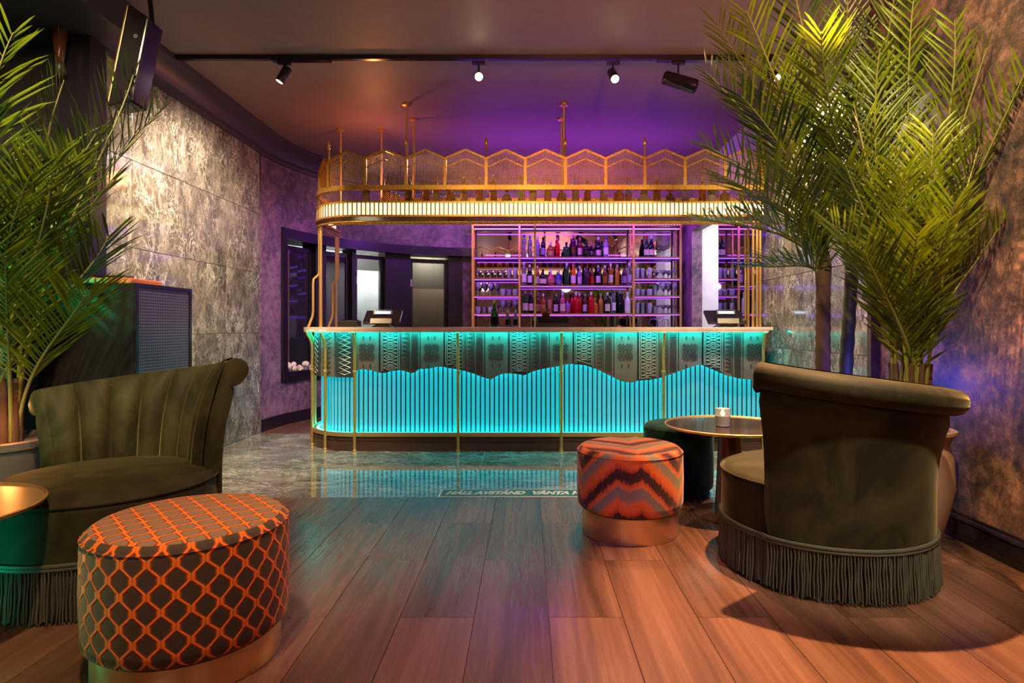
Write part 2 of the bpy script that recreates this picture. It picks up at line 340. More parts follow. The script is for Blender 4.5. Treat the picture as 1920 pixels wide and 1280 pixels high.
# wooden planks: half bond, 0.287 x 1.14
PW, PL, ZE = 0.287, 1.14, 4.035
meshes = {}
def plank(x0, x1, y0, y1):
    k = (round(x1-x0, 3), round(y1-y0, 3)); g = 0.0014
    if k not in meshes:
        hx, hy = k[0]/2-g, k[1]/2-g
        meshes[k] = MB().box(-hx, hx, -hy, hy, -0.012, 0).mesh('plank', 'oak_plank')
    obj('plank', meshes[k], fl, ((x0+x1)/2, (y0+y1)/2, 0))
i0 = int(math.floor((XL-0.084)/PW)); i1 = int(math.ceil((XR-0.084)/PW))
for i in range(i0, i1):
    a = max(0.084+PW*i, XL); b = min(0.084+PW*(i+1), XR)
    st = 2.947 if i % 2 else 2.368
    y = st-PL*5
    while y < ZE:
        c, d = max(y, Y0), min(y+PL, ZE)
        if d-c > 0.02: plank(a, b, c, d)
        y += PL
# planks on the strip along the curved wall, behind the stone zone
for i in range(-13, -6):
    a, b = 0.084+PW*i, 0.084+PW*(i+1)
    for j in range(3): plank(max(a, XL), b, 6.47+0.86*j, min(6.47+0.86*(j+1), Y1))
# polished stone floor in front of the bar
TW = 0.655
tm = MB().box(-TW/2+0.0015, TW/2-0.0015, -TW/2+0.0015, TW/2-0.0015, -0.012, 0.0).mesh('floor_tile', 'marble_floor')
struct(MB().box(XL+0.76, XR, ZE+0.002, 6.468, -0.011, -0.0035).build('trim_5', 'grout_grey'))
for i in range(-5, 4):
    for j in range(5):
        x0 = 0.278+TW*i; y0 = 3.786+TW*j; cy0, cy1 = max(y0, ZE+0.003), min(y0+TW, 6.465)
        cx0, cx1 = max(x0, -2.84), min(x0+TW, 2.25)
        if cx1 <= cx0 or cy1 <= cy0: continue
        if cy0 == y0 and cy1 == y0+TW and cx0 == x0 and cx1 == x0+TW: obj('floor_tile', tm, fl, (x0+TW/2, y0+TW/2, 0))
        else:
            cx, cy = (cx0+cx1)/2, (cy0+cy1)/2; hx, hy = (cx1-cx0)/2-0.0015, (cy1-cy0)/2-0.0015
            obj('floor_tile', MB().box(-hx, hx, -hy, hy, -0.012, 0).mesh('floor_tile', 'marble_floor'), fl, (cx, cy, 0))
# last strip of stone beneath the bar
bx = MB().box(-1.9, 2.2, 6.47, Y1, -0.012, -0.002); ob = bx.build('floor_tile', 'dark_wood', fl)
# ceiling and left soffit
struct(MB().box(XL-0.1, XR+1.4, Y0-0.1, Y1+0.15, CEIL, CEIL+0.1).build('ceiling', 'ceiling_paint'))
struct(MB().box(XL, -2.55, Y0, 4.0, 2.99, CEIL-0.001).build('ceiling_soffit', 'cornice_paint'))
# walls near the camera
struct(MB().box(XL-0.1, XL, Y0, 4.1, 0, CEIL).build('wall_left', 'black_wall'))
struct(MB().box(XL-0.1, XR+0.2, Y0-0.1, Y0, 0, CEIL).build('wall_rear', 'plaster_rust'))
struct(MB().box(XL, -2.86, 4.0, 4.1, 0, 2.989).build('wall_return', 'black_wall'))
pil = struct(MB().box(-3.0, -2.80, 3.93, 4.085, 0, 2.985).build('trim_1', 'frame_dark'))
# dark door leaf with a glazed light in the return wall
struct(MB().box(-3.56, -3.16, 3.965, 3.999, 0, 2.5).build('door_1', 'gloss_black'))
# marble wall, left
wl = struct(MB().box(-2.95, -2.846, 4.086, 6.52, 0, CEIL).build('wall_marble_left', 'grout_grey'))
def wall_tiles(parent, x, ys, zs, mat, nrm):
    for ya, yb in zip(ys, ys[1:]):
        for za, zb in zip(zs, zs[1:]):
            hy, hz = (yb-ya)/2-0.0022, (zb-za)/2-0.0022
            m = MB().box(-0.006, 0.006, -hy, hy, -hz, hz).mesh('wall_tile', mat)
            o = obj('wall_tile', m, parent, (x, (ya+yb)/2+0, (za+zb)/2)); bevel(o, 0.0012, 1)
wall_tiles(wl, -2.845, [4.087, 4.41, 5.10, 5.80, 6.52], [0.0, 0.43, 1.06, 1.69, 2.32, 3.0], 'marble_wall', 1)
# right wall: plaster, wooden strip, marble, mirror, doorway
struct(MB().box(XR, XR+0.1, Y0, 4.02, 0, CEIL).build('wall_right', 'plaster_rust'))
struct(MB().box(2.235, 2.30, 3.985, 4.03, 0, CEIL).build('trim_2', 'dark_wood'))
wr = struct(MB().box(2.258, 2.39, 4.03, 7.2, 0, CEIL).build('wall_marble_right', 'grout_grey'))
wall_tiles(wr, 2.253, [4.032, 4.72, 5.38, 6.02], [0, 0.30, 0.93, 1.56, 2.19, 2.82, 3.2], 'marble_wall', -1)
struct(MB().box(2.247, 2.259, 6.03, 7.2, 0, 2.62).build('wall_mirror', 'mirror'))  # mirror panel set on the marble wall
struct(MB().box(2.258, 2.40, 8.40, Y1, 0, CEIL).build('wall_right_far', 'plaster_violet'))
struct(MB().box(2.258, 2.40, 7.2, 8.40, 2.45, CEIL).build('wall_right_over_door', 'plaster_violet'))
# white room added behind the doorway to brighten it
sr = MB().box(2.40, 3.6, 8.42, 8.5, 0, 2.6).box(2.40, 3.6, 7.1, 7.18, 0, 2.6).box(3.6, 3.7, 7.1, 8.5, 0, 2.6).box(2.40, 3.7, 7.1, 8.5, 2.6, 2.7)
struct(sr.build('wall_service_room', 'white_paint'))
light('AREA', 'service_fill', (2.95, 7.8, 2.58), 15, (1.0, 0.98, 0.95), (2.95, 7.8, 0), 0.7)  # unseen lamp added to whiten the doorway
struct(MB().box(-0.95, 2.40, Y1-0.1, Y1, 0, CEIL).build('wall_back', 'plaster_violet'))
# curved wall with the window band
AC, AR = (-0.5, 6.55), 2.34
def arc(deg, r=AR): a = math.radians(deg); return (AC[0]+r*math.cos(a), AC[1]+r*math.sin(a))
def px_deg(px):             # bearing of a photograph column on the curved wall
    k = (px-988)/1150; lo, hi = 180.0, 90.0
    for _ in range(40):
        mid = (lo+hi)/2; x, y = arc(mid)
        if x/y < k: lo = mid
        else: hi = mid
    return (lo+hi)/2
def arc_slab(d0, d1, z0, z1, r0=AR, r1=AR+0.12, n=None):
    n = n or max(2, int(abs(d1-d0)/3)); b = MB(); rows = []
    for i in range(n+1):
        d = d0+(d1-d0)*i/n; (xa, ya), (xb, yb) = arc(d, r0), arc(d, r1)
        rows.append([(xa, ya, z0), (xa, ya, z1), (xb, yb, z1), (xb, yb, z0)])
    b.grid(rows, True); b.f.append((0, 1, 2, 3)); o = len(b.v)-4; b.f.append((o+3, o+2, o+1, o)); return b
dA, dB, dE = px_deg(533), px_deg(884), 97.0
SILL, HEAD = 0.60, 2.16
struct(arc_slab(180, dE, 0, SILL).build('wall_curved_lower', 'plaster_violet', smooth=20))
struct(arc_slab(180, dE, HEAD, 3.0).build('wall_curved_upper', 'plaster_violet', smooth=20))
struct(arc_slab(180, dA, SILL, HEAD).build('wall_curved_left', 'plaster_violet', smooth=20))
struct(arc_slab(dB, dE, SILL, HEAD).build('wall_curved_right', 'plaster_violet', smooth=20))
struct(arc_slab(180, dE, 0.0, 0.13, AR-0.022, AR).build('baseboard_left', 'frame_dark', smooth=20))
# casing round the window band
struct(arc_slab(dA+1.6, dB-1, HEAD-0.02, HEAD+0.10, AR-0.03, AR+0.02).build('trim_3', 'frame_dark', smooth=20))
struct(arc_slab(dA+1.6, dA-0.6, SILL-0.10, HEAD-0.02, AR-0.03, AR+0.02).build('trim_4', 'frame_dark', smooth=20))
struct(arc_slab(dA+1.6, dB-1, SILL-0.10, SILL+0.005, AR-0.04, AR+0.02).build('trim_6', 'frame_dark', smooth=20))
struct(arc_slab(dA, dB, SILL-0.02, SILL, AR, AR+0.42).build('trim_7', 'dark_paint', smooth=20))
struct(arc_slab(dA, dB, HEAD, HEAD+0.03, AR, AR+0.45).build('trim_8', 'dark_paint', smooth=20))
# window units set back in the band
def window(name, pa, pb, pane, inset=0.16, za=SILL, zb=HEAD-0.06, bar=None):
    da, db = px_deg(pa), px_deg(pb); f = 0.055
    w_ = struct(arc_slab(da, db, zb-f, zb, AR+inset, AR+inset+0.05).build(name, 'frame_dark'))
    fa = math.degrees(0.045/AR)
    arc_slab(da, db, za, za+f, AR+inset, AR+inset+0.05).build('frame_rail', 'frame_dark', w_)
    arc_slab(da, da-fa, za+f, zb-f, AR+inset, AR+inset+0.05, 1).build('frame_stile', 'frame_dark', w_)
    arc_slab(db+fa, db, za+f, zb-f, AR+inset, AR+inset+0.05, 1).build('frame_stile', 'frame_dark', w_)
    arc_slab(da-fa, db+fa, za+f, zb-f, AR+inset+0.02, AR+inset+0.027).build('pane', pane, w_)
    for z in (0.95, 1.75):
        x, y = arc(da-fa*0.5, AR+inset-0.012)
        MB().cbox((x, y, z), (0.022, 0.022, 0.10)).cbox((x-0.012, y-0.006, z+0.04), (0.04, 0.018, 0.02)).build('hinge', 'shell_white', w_)
    return w_
w1 = window('window_1', 541, 603, 'pane_dark'); arc_slab(px_deg(553), px_deg(561), SILL+0.055, HEAD-0.115, AR+0.145, AR+0.178, 1).build('wooden_post', 'g_post', w1); window('window_2', 622, 668, 'pane_dark'); window('window_3', 676, 728, 'pane_clear'); window('window_4', 774, 842, 'pane_clear')
for n_, (a, b) in enumerate(((603, 622), (728, 774), (842, 890), (668, 676))):
    struct(arc_slab(px_deg(a)-0.05, px_deg(b)+0.05, SILL, HEAD, AR+0.10, AR+0.34).build('wall_pier', 'dark_paint'))
# added yard: pale walls with unseen lamps to brighten the panes
struct(arc_slab(px_deg(640), px_deg(752), 0.2, 1.95, AR+0.75, AR+0.85).build('wall_yard', 'white_paint'))
struct(arc_slab(px_deg(760), dE-4, 0.2, 1.72, AR+0.95, AR+1.05).build('wall_yard_far', 'planter_grey'))
struct(arc_slab(px_deg(755), px_deg(759), 0.0, 2.6, AR+0.36, AR+1.05, 1).build('wall_spill_block', 'black_wall'))  # unseen black slab added to keep the two lamps apart
light('POINT', 'yard_fill', (arc(px_deg(715), AR+0.62)[0], arc(px_deg(715), AR+0.62)[1], 2.35), 130, (0.95, 1.0, 0.98), None, 0.05)
light('POINT', 'yard_fill_warm', (arc(px_deg(835), AR+0.70)[0], arc(px_deg(835), AR+0.70)[1], 2.3), 60, (1.0, 0.85, 0.6), None, 0.05)
struct(arc_slab(178, dE, 0.0, 3.1, AR+1.3, AR+1.4).build('wall_night', 'black_wall'))
# cornice: cove along the marble wall and round the curve
rows = []
def cove(xw, yw, nx, ny):   # wall point and inward normal
    return [(xw+nx*a, yw+ny*a, z) for a, z in ((0.0, 2.96), (0.018, 2.965), (0.02, 3.0), (0.045, 3.02), (0.06, 3.08), (0.10, 3.13), (0.15, 3.155), (0.155, 3.199), (0.0, 3.199))]
for y in (4.0, 4.6, 5.2, 5.8, 6.4): rows.append(cove(-2.838, y, 1, 0))
for i in range(29):
    d = 180-(180-dE)*i/28; a = math.radians(d); x, y = arc(d); rows.append(cove(x, y, -math.cos(a), -math.sin(a)))
b = MB().grid(rows, True); b.f.append(tuple(range(9))); struct(b.build('trim_9', 'cornice_paint', smooth=30))
# right baseboard with a moulded top
b = MB().box(XR-0.02, XR, Y0, 3.985, 0, 0.105).box(XR-0.03, XR, Y0, 3.985, 0, 0.03)
rows = [[(XR-0.02, y, 0.105), (XR-0.026, y, 0.112), (XR-0.02, y, 0.122), (XR-0.010, y, 0.128), (XR-0.008, y, 0.14), (XR, y, 0.142)] for y in (Y0, 3.985)]
b.grid(rows); struct(b.build('baseboard_right', 'gloss_black'))

# ================================================================== THE BAR COUNTER
BX0, BX1, BY, CR = -1.55, 2.15, 5.62, 0.45           # straight part, front plane, corner radius
L1 = BX1-BX0; LA = CR*PI/2; LS = 0.45
def bp(s, off=0.0):     # plan path from the right end, round the left corner; returns x, y, nx, ny
    if s <= L1: return (BX1-s, BY-off, 0.0, -1.0)
    s -= L1
    if s <= LA:
        a = s/CR; nx, ny = -math.sin(a), -math.cos(a)
        return (BX0+nx*(CR+off), BY+CR+ny*(CR+off), nx, ny)
    s -= LA
    return (BX0-CR-off, BY+CR+s, -1.0, 0.0)
SS = [L1*i/24 for i in range(25)]+[L1+LA*i/12 for i in range(1, 13)]+[L1+LA+LS]
def sweep(prof, ss=SS):     # closed profile of (off, z)
    rows = []
    for s in ss:
        rows.append([(lambda q: (q[0], q[1], z))(bp(s, o)) for o, z in prof])
    b = MB().grid(rows, True); n = len(prof); b.f.append(tuple(range(n))); k = len(b.v)-n; b.f.append(tuple(k+i for i in range(n-1, -1, -1))); return b
bar = thing('bar_counter', 'long bar counter with glowing turquoise slatted front and carved frieze', 'bar', (0, 0, 0))
sweep([(0.02, 0), (0.085, 0), (0.085, 0.075), (0.075, 0.08), (0.075, 0.09), (0.082, 0.095), (0.082, 0.112), (0.07, 0.118), (0.07, 0.132), (0.02, 0.132)]).build('plinth', 'dark_wood', bar)
sweep([(0.014, 0.1325), (0.095, 0.1325), (0.095, 0.170), (0.080, 0.170), (0.080, 0.158), (0.014, 0.158)]).build('foot_rail', 'brass_satin', bar)
sweep([(0.030, 0.1585), (0.050, 0.1585), (0.050, 0.162), (0.030, 0.162)]).build('led_strip', 'led_cyan', bar)
sweep([(-0.03, 0.0), (-0.004, 0.0), (-0.004, 1.07), (-0.03, 1.07)]).build('backing_panel', 'slat_gap', bar)
# worktop
top = []
for s in [0, L1]+[L1+LA*i/14 for i in range(1, 15)]+[L1+LA+LS]: q = bp(s, 0.17); top.append((q[0], q[1]))
top[0] = (BX1+0.04, top[0][1]); top += [(BX0-CR+0.1, 6.60), (BX0, 6.62), (BX1+0.04, 6.62)]
b = MB(); n = len(top); b.v = [(x, y, 1.090) for x, y in top]+[(x, y, 1.120) for x, y in top]
b.f = [tuple(range(n-1, -1, -1)), tuple(range(n, 2*n))]+[(i, (i+1) % n, n+(i+1) % n, n+i) for i in range(n)]
bevel(b.build('worktop', 'stone_top', bar), 0.004, 2)
sweep([(0.152, 1.074), (0.169, 1.074), (0.169, 1.0895), (0.152, 1.0895)]).build('worktop_lip', 'stone_top', bar)
MB().box(BX0-CR+0.06, BX1, 6.30, 6.58, 0, 1.089).build('back_panel', 'dark_paint', bar)
MB().box(BX1-0.03, BX1+0.0, 5.64, 6.30, 0.133, 1.077).build('end_panel', 'bronze', bar)
# half-round slats
rows = [[(0.0155*math.cos(a), -0.011*math.sin(a), z) for a in [PI*i/8 for i in range(9)]] for z in (0.160, 0.95)]
slat_m = MB().grid(rows).mesh('slat', 'slat_glow', 60)
SP = 0.0428; s = 0.03
while s < L1+LA+0.12:
    x, y, nx, ny = bp(s, 0.0); obj('slat', slat_m, bar, (x, y, 0), (0, 0, math.atan2(nx, -ny))); s += SP
# wave along the lower edge of the frieze, in heights
WV = [(600,706),(641,706.6),(660,704),(672,693),(683,692),(699,694),(713,699),(722,699),(736,695),(752,693),(772,699),(779,697.5),(786,691.6),(805,690.5),(823,686.6),(839,689),(857,691.6),(864,693),(884,698.5),(905,706.6),(921,711),(933,704),(944,699.6),(965,700),(983,703),(999,696),(1014,692),(1048,686),(1067,682),(1096,684),(1115,690.6),(1139,702),(1163,714),(1182,717),(1201,712.6),(1220,711.4),(1240,707),(1259,700.6),(1287,690),(1311,682.7),(1335,692),(1359,703),(1383,709),(1407,711.4),(1450,710)]
WX = [((p-988)/1150*5.57, 1.12-(q-613)*5.57/1150) for p, q in WV]
def wave(x): return interp(x, WX)
FY = BY-0.055               # back of the frieze boards
ZT = 1.088
led = []
n = 120
for i in range(n+1):
    s = L1*i/n; x, y, nx, ny = bp(s, 0.036); z = wave(x)+0.020; led.append([(x, y, z), (x, y+0.010, z), (x, y+0.010, z+0.008), (x, y, z+0.008)])
MB().grid(led, True).build('wave_led_strip', 'led_cyan', bar)
sweep([(0.132, 1.080), (0.148, 1.080), (0.148, 1.088), (0.132, 1.088)]).build('worktop_led_strip', 'led_cyan_top', bar)
bk = [(BX1-0.0, ZT)]+[(BX0, ZT)]+[(BX0+(BX1-BX0)*i/150, wave(BX0+(BX1-BX0)*i/150)+0.003) for i in range(151)]
MB().prism(bk, FY+0.001, FY+0.005).build('frieze_backing', 'bronze_dark', bar)
def board(x0, x1, mat, y0=FY-0.018, y1=FY):
    k = max(2, int((x1-x0)/0.012)); xs = [x0+(x1-x0)*i/k for i in range(k+1)]
    poly = [(x0, ZT), (x1, ZT)]+[(x, wave(x)) for x in reversed(xs)]
    return MB().prism(poly, y0, y1).build('carved_board', mat, bar)
def seg(b, p, q, w, y0, y1):
    (xa, za), (xb, zb) = p, q; dx, dz = xb-xa, zb-za; L = math.hypot(dx, dz) or 1; ox, oz = -dz/L*w/2, dx/L*w/2
    poly = [(xa+ox, za+oz), (xb+ox, zb+oz), (xb-ox, zb-oz), (xa-ox, za-oz)]
    if all(z > wave(x)+0.004 and z < ZT-0.002 for x, z in poly): b.prism(poly, y0, y1)
RY0, RY1 = FY-0.0235, FY-0.0178
def chev(b, pts, w): 
    for p, q in zip(pts, pts[1:]): seg(b, p, q, w, RY0, RY1)
def xmotif(b, c, zc):
    for sg in (1, -1):
        chev(b, [(c-0.052, zc+sg*0.075), (c, zc+sg*0.018), (c+0.052, zc+sg*0.075)], 0.011)
        chev(b, [(c-0.024, zc+sg*0.075), (c, zc+sg*0.048), (c+0.024, zc+sg*0.075)], 0.010)
        chev(b, [(c+sg*0.066, zc+0.062), (c+sg*0.012, zc), (c+sg*0.066, zc-0.062)], 0.011)
        chev(b, [(c+sg*0.066, zc+0.032), (c+sg*0.040, zc), (c+sg*0.066, zc-0.032)], 0.010)
        for e in (0.125, -0.125): seg(b, (c+sg*0.030, zc+e-0.016), (c+sg*0.030, zc+e+0.016), 0.013, RY0, RY1)
def diamonds(b, x0, x1):
    c = (x0+x1)/2; hw = (x1-x0)/2-0.028
    for x in (x0+0.006, x0+0.020, x1-0.020, x1-0.006):
        z = ZT-0.006
        while z > 0.6: seg(b, (x, z), (x, z-0.018), 0.004, RY0, RY1); z -= 0.018
    z = ZT-0.035; i = 0
    while z > 0.6:
        h = 0.026
        if i % 2 == 0:
            chev(b, [(c-hw, z), (c, z+h), (c+hw, z), (c, z-h), (c-hw, z)], 0.0055); chev(b, [(c-hw*0.45, z), (c, z+h*0.45), (c+hw*0.45, z), (c, z-h*0.45), (c-hw*0.45, z)], 0.005)
        else:
            chev(b, [(c-hw, z+h*0.7), (c+hw, z-h*0.7)], 0.0055); chev(b, [(c+hw, z+h*0.7), (c-hw, z-h*0.7)], 0.0055)
            chev(b, [(c-hw, z+h*0.8), (c+hw, z+h*0.8)], 0.004); chev(b, [(c-hw, z-h*0.8), (c+hw, z-h*0.8)], 0.004)
        z -= 0.05; i += 1
def triangles(b, x0, x1):
    z = ZT-0.012
    while z > 0.6:
        poly = [(x1-0.012, z), (x1-0.012, z-0.033), (x0+0.020, z-0.0165)]
        if all(q > wave(x)+0.004 for x, q in poly): b.prism(poly, RY0, RY1)
        z -= 0.037
    for x in (x0+0.008, x1-0.004):
        z = ZT-0.006
        while z > 0.6: seg(b, (x, z), (x, z-0.018), 0.004, RY0, RY1); z -= 0.018
def ladder(b, x0, x1):
    z = ZT-0.010
    while z > 0.6: seg(b, (x0+0.022, z), (x1-0.022, z), 0.0055, RY0, RY1); z -= 0.0115
    for x in (x0+0.016, x1-0.016):
        z = ZT-0.006
        while z > 0.6: seg(b, (x, z), (x, z-0.018), 0.004, RY0, RY1); z -= 0.018
for k in range(-1, 7):
    c = -1.448+0.584*k
    for a, e, mat, fn, rm in ((-0.098, 0.108, 'bronze_board', lambda b, x0, x1: xmotif(b, c, 0.895), 'bronze_dark'),
                          (0.124, 0.300, 'bronze_dark', diamonds, 'bronze_light'), (0.303, 0.386, 'bronze_board', triangles, 'bronze_dark'),
                          (0.389, 0.478, 'bronze_board', ladder, 'bronze_dark')):
        x0, x1 = c+a, c+e
        if x0 < BX0-0.005 or x0 > BX1-0.03: continue
        x1 = min(x1, BX1)
        bd = board(x0, x1, mat); r_ = MB(); fn(r_, x0, x1)
        if r_.v: r_.build('carved_relief', rm, bd)
# curved frieze boards on the corner, with a stitched border each
for j in range(4):
    s0, s1 = L1+LA*j/4+0.006, L1+LA*(j+1)/4-0.006
    ss = [s0+(s1-s0)*i/5 for i in range(6)]
    zb_ = 0.665
    bd = sweep([(0.055, zb_), (0.073, zb_), (0.073, ZT), (0.055, ZT)], ss).build('carved_board', 'bronze_dark' if j % 2 == 0 else 'bronze_board', bar, 30)
    r_ = MB(); z = ZT-0.02
    while z > zb_+0.03:
        pts = []
        for (f_, dz) in ((0.2, 0), (0.5, 0.02), (0.8, 0), (0.5, -0.02), (0.2, 0)):
            q = bp(s0+(s1-s0)*f_, 0.076); pts.append((q[0], q[1], z+dz))
        r_.tube(pts, 0.0028, 4); z -= 0.045
    r_.build('carved_relief', 'bronze_light' if j % 2 == 0 else 'bronze_dark', bd)
# brass uprights with flared heads
def upright(s, parent):
    x, y, nx, ny = bp(s, 0.0)
    P = lambda o, z: (x+nx*o, y+ny*o, z)
    b = MB().tube([P(0.096, 0.0), P(0.096, 0.80), P(0.096, 0.93), P(0.101, 0.97), P(0.118, 1.02), P(0.138, 1.05), P(0.144, 1.0735)], 0.0155, 10)
    b.lathe([(0.021, 0), (0.021, 0.012), (0.0155, 0.02)], P(0.096, 0), 12)
    u_ = b.build('upright', 'brass_satin', parent, 50)
    MB().lathe([(0.0155, 0), (0.021, 0.004), (0.021, 0.024), (0.0155, 0.028)], P(0.096, 0.70), 12).build('collar', 'brass_satin', u_, 50)
for x in (2.13, 1.23, 0.31, -0.62, -1.55): upright(BX1-x, bar)
for f_ in (0.36, 0.70, 1.0): upright(L1+LA*f_, bar)
upright(L1+LA+0.3, bar)

# ================================================================== THE CANOPY
can = thing('bar_canopy', 'gold canopy over the bar with lit band and lattice crown', 'canopy', (0, 0, 0))
OF = 0.05
CS = [L1*i/24 for i in range(25)]+[L1+LA*i/14 for i in range(1, 15)]+[L1+LA+LS]
sweep([(OF-0.02, 2.140), (OF-0.005, 2.140), (OF-0.005, 2.246), (OF-0.02, 2.246)], CS).build('light_band', 'led_warm', can)
sweep([(-0.02, 2.247), (OF+0.012, 2.247), (OF+0.012, 2.262), (-0.02, 2.262)], CS).build('upper_rim', 'brass', can)
sweep([(-0.02, 2.122), (OF+0.012, 2.122), (OF+0.012, 2.139), (-0.02, 2.139)], CS).build('lower_rim', 'brass', can)
bm = MB().box(-0.0052, 0.0052, -0.006, 0.004, 2.139, 2.247).mesh('band_bar', 'brass_dark')
s = 0.02
while s < L1+LA+LS-0.05:
    x, y, nx, ny = bp(s, OF-0.001); obj('band_bar', bm, can, (x, y, 0), (0, 0, math.atan2(nx, -ny))); s += 0.0395
def plan(off, yb=6.14):
    p = []
    for s in [0, L1]+[L1+LA*i/12 for i in range(1, 13)]: q = bp(s, off); p.append((q[0], q[1]))
    return p+[(BX0-CR-off, yb), (BX1, yb)]
def plate(off, z0, z1, yb=6.14):
    p = plan(off, yb); n = len(p); b = MB(); b.v = [(x, y, z0) for x, y in p]+[(x, y, z1) for x, y in p]
    b.f = [tuple(range(n-1, -1, -1)), tuple(range(n, 2*n))]+[(i, (i+1) % n, n+(i+1) % n, n+i) for i in range(n)]; return b
plate(0.025, 2.248, 2.260).build('bottle_shelf', 'brass_dark', can)
plate(0.020, 2.128, 2.136, 6.02).build('soffit_plate', 'brass', can)
def ring(off, z, r, nm, mat='brass'):
    b = MB().tube([(lambda q: (q[0], q[1], z))(bp(s, off)) for s in CS], r, 8); return b.build(nm, mat, can, 50)
ring(OF, 2.075, 0.011, 'lower_rail'); ring(OF-0.09, 2.075, 0.008, 'inner_rail')
sweep([(OF-0.02, 2.366), (OF+0.012, 2.366), (OF+0.012, 2.408), (OF-0.02, 2.408)], CS).build('crown_beam', 'brass', can)
MB().box(-1.45, BX1, 6.12, 6.145, 2.366, 2.408).box(-1.45, BX1, 6.12, 6.145, 2.236, 2.262).box(BX0-CR, -1.43, 6.44, 6.465, 2.366, 2.408).box(BX0-CR, -1.43, 6.44, 6.465, 2.236, 2.262).box(-1.455, -1.43, 6.12, 6.465, 2.236, 2.262).box(-1.455, -1.43, 6.12, 6.465, 2.366, 2.408).build('rear_beam', 'brass', can)
# diamond mesh in front of the bottles
def mesh_run(b, s0, s1, z0, z1, pitch, w, off):
    Lh = (z1-z0); s = s0
    while s < s1:
        for a, e in ((0, Lh*1.3), (Lh*1.3, 0)):
            p = bp(s+a, off); q = bp(s+e, off)
            if s+max(a, e) > s1: continue
            d = Vector((q[0]-p[0], q[1]-p[1], Lh)).normalized(); b.tube([(p[0], p[1], z0), (q[0], q[1], z1)], w, 3, False)
        s += pitch
b = MB(); mesh_run(b, 0.0, L1+LA, 2.262, 2.366, 0.021, 0.0009, OF-0.003); o = b.build('diamond_mesh', 'brass', can); o['kind'] = 'stuff'
# lattice crown: hexagon-headed panels between posts
XS = [2.145, 1.80, 1.435, 1.07, 0.715, 0.35, -0.015, -0.37, -0.745, -1.10, -1.47]
S_posts = [BX1-x for x in XS]+[L1+CR*math.radians(34), L1+LA*0.98]
ZB, ZV, ZP = 2.408, 2.652, 2.728
for k, s in enumerate(S_posts):
    x, y, nx, ny = bp(s, OF-0.004); rz = math.atan2(nx, -ny)
    tall = k in (0, 1, 3, 5, 7, 9, 11)
    po = obj('crown_post', MB().cbox((0, 0, (ZB+ZV+0.006)/2), (0.026, 0.026, ZV+0.006-ZB)).mesh('crown_post', 'brass'), can, (x, y, 0), (0, 0, rz))
    if tall: MB().tube([(0, 0, ZV), (0, 0, 2.765)], 0.008, 8).lathe([(0.009, 2.758), (0.014, 2.766), (0.009, 2.774), (0.017, 2.80), (0.010, 2.825), (0.002, 2.850)], (0, 0, 0), 10).build('finial', 'brass', po, 40)
for s0, s1 in zip(S_posts, S_posts[1:]):
    xa, ya, *_ = bp(s0, OF-0.004); xb, yb, *_ = bp(s1, OF-0.004)
    A, B = Vector((xb, yb, 0)), Vector((xa, ya, 0)); Lw = (B-A).length; e = (B-A)/Lw; rz = math.atan2(e.y, e.x)
    hw = Lw/2-0.013; b = MB()
    def bar2(p, q, w, dep): 
        (x0, z0), (x1, z1) = p, q; dx, dz = x1-x0, z1-z0; L = math.hypot(dx, dz); ox, oz = -dz/L*w/2, dx/L*w/2
        b.prism([(x0+ox, z0+oz), (x1+ox, z1+oz), (x1-ox, z1-oz), (x0-ox, z0-oz)], -dep/2, dep/2)
    bar2((-hw-0.006, ZV), (0, ZP), 0.020, 0.022); bar2((0, ZP), (hw+0.006, ZV), 0.020, 0.022)
    bar2((-hw, ZV-0.078), (0, ZP-0.078), 0.010, 0.012); bar2((0, ZP-0.078), (hw, ZV-0.078), 0.010, 0.012)
    pn = obj('crown_panel', b.mesh('crown_panel', 'brass'), can, tuple((A+B)/2), (0, 0, rz))
    g = MB(); x = -hw+0.008
    roof = lambda x: ZV-0.012+(ZP-ZV)*(1-abs(x)/hw)
    while x < hw: g.box(x-0.0010, x+0.0010, -0.0010, 0.0010, ZB, roof(x)); x += 0.0115
    z = ZB+0.008
    while z < ZP-0.016:
        h = hw if z < ZV-0.012 else hw*(1-(z-ZV+0.012)/(ZP-ZV))
        if h > 0.01: g.box(-h, h, -0.0010, 0.0010, z-0.0010, z+0.0010)
        z += 0.0115
    g.build('wire_lattice', 'brass', pn)
# suspension rods with ceiling caps
for x, y, zb in ((-1.12, 5.72, 2.40), (0.345, 5.72, 2.40), (-1.13, 6.13, 2.40), (0.345, 6.13, 2.40), (-1.53, 6.45, 2.40), (-1.96, 6.45, 2.40)):
    r_ = MB().tube([(x, y, zb), (x, y, CEIL-0.004)], 0.011, 8).build('suspension_rod', 'brass_satin', can, 50)
    MB().lathe([(0.012, CEIL-0.03), (0.042, CEIL-0.018), (0.042, CEIL-0.001)], (x, y, 0), 14).build('ceiling_cap', 'brass_satin', r_, 40)
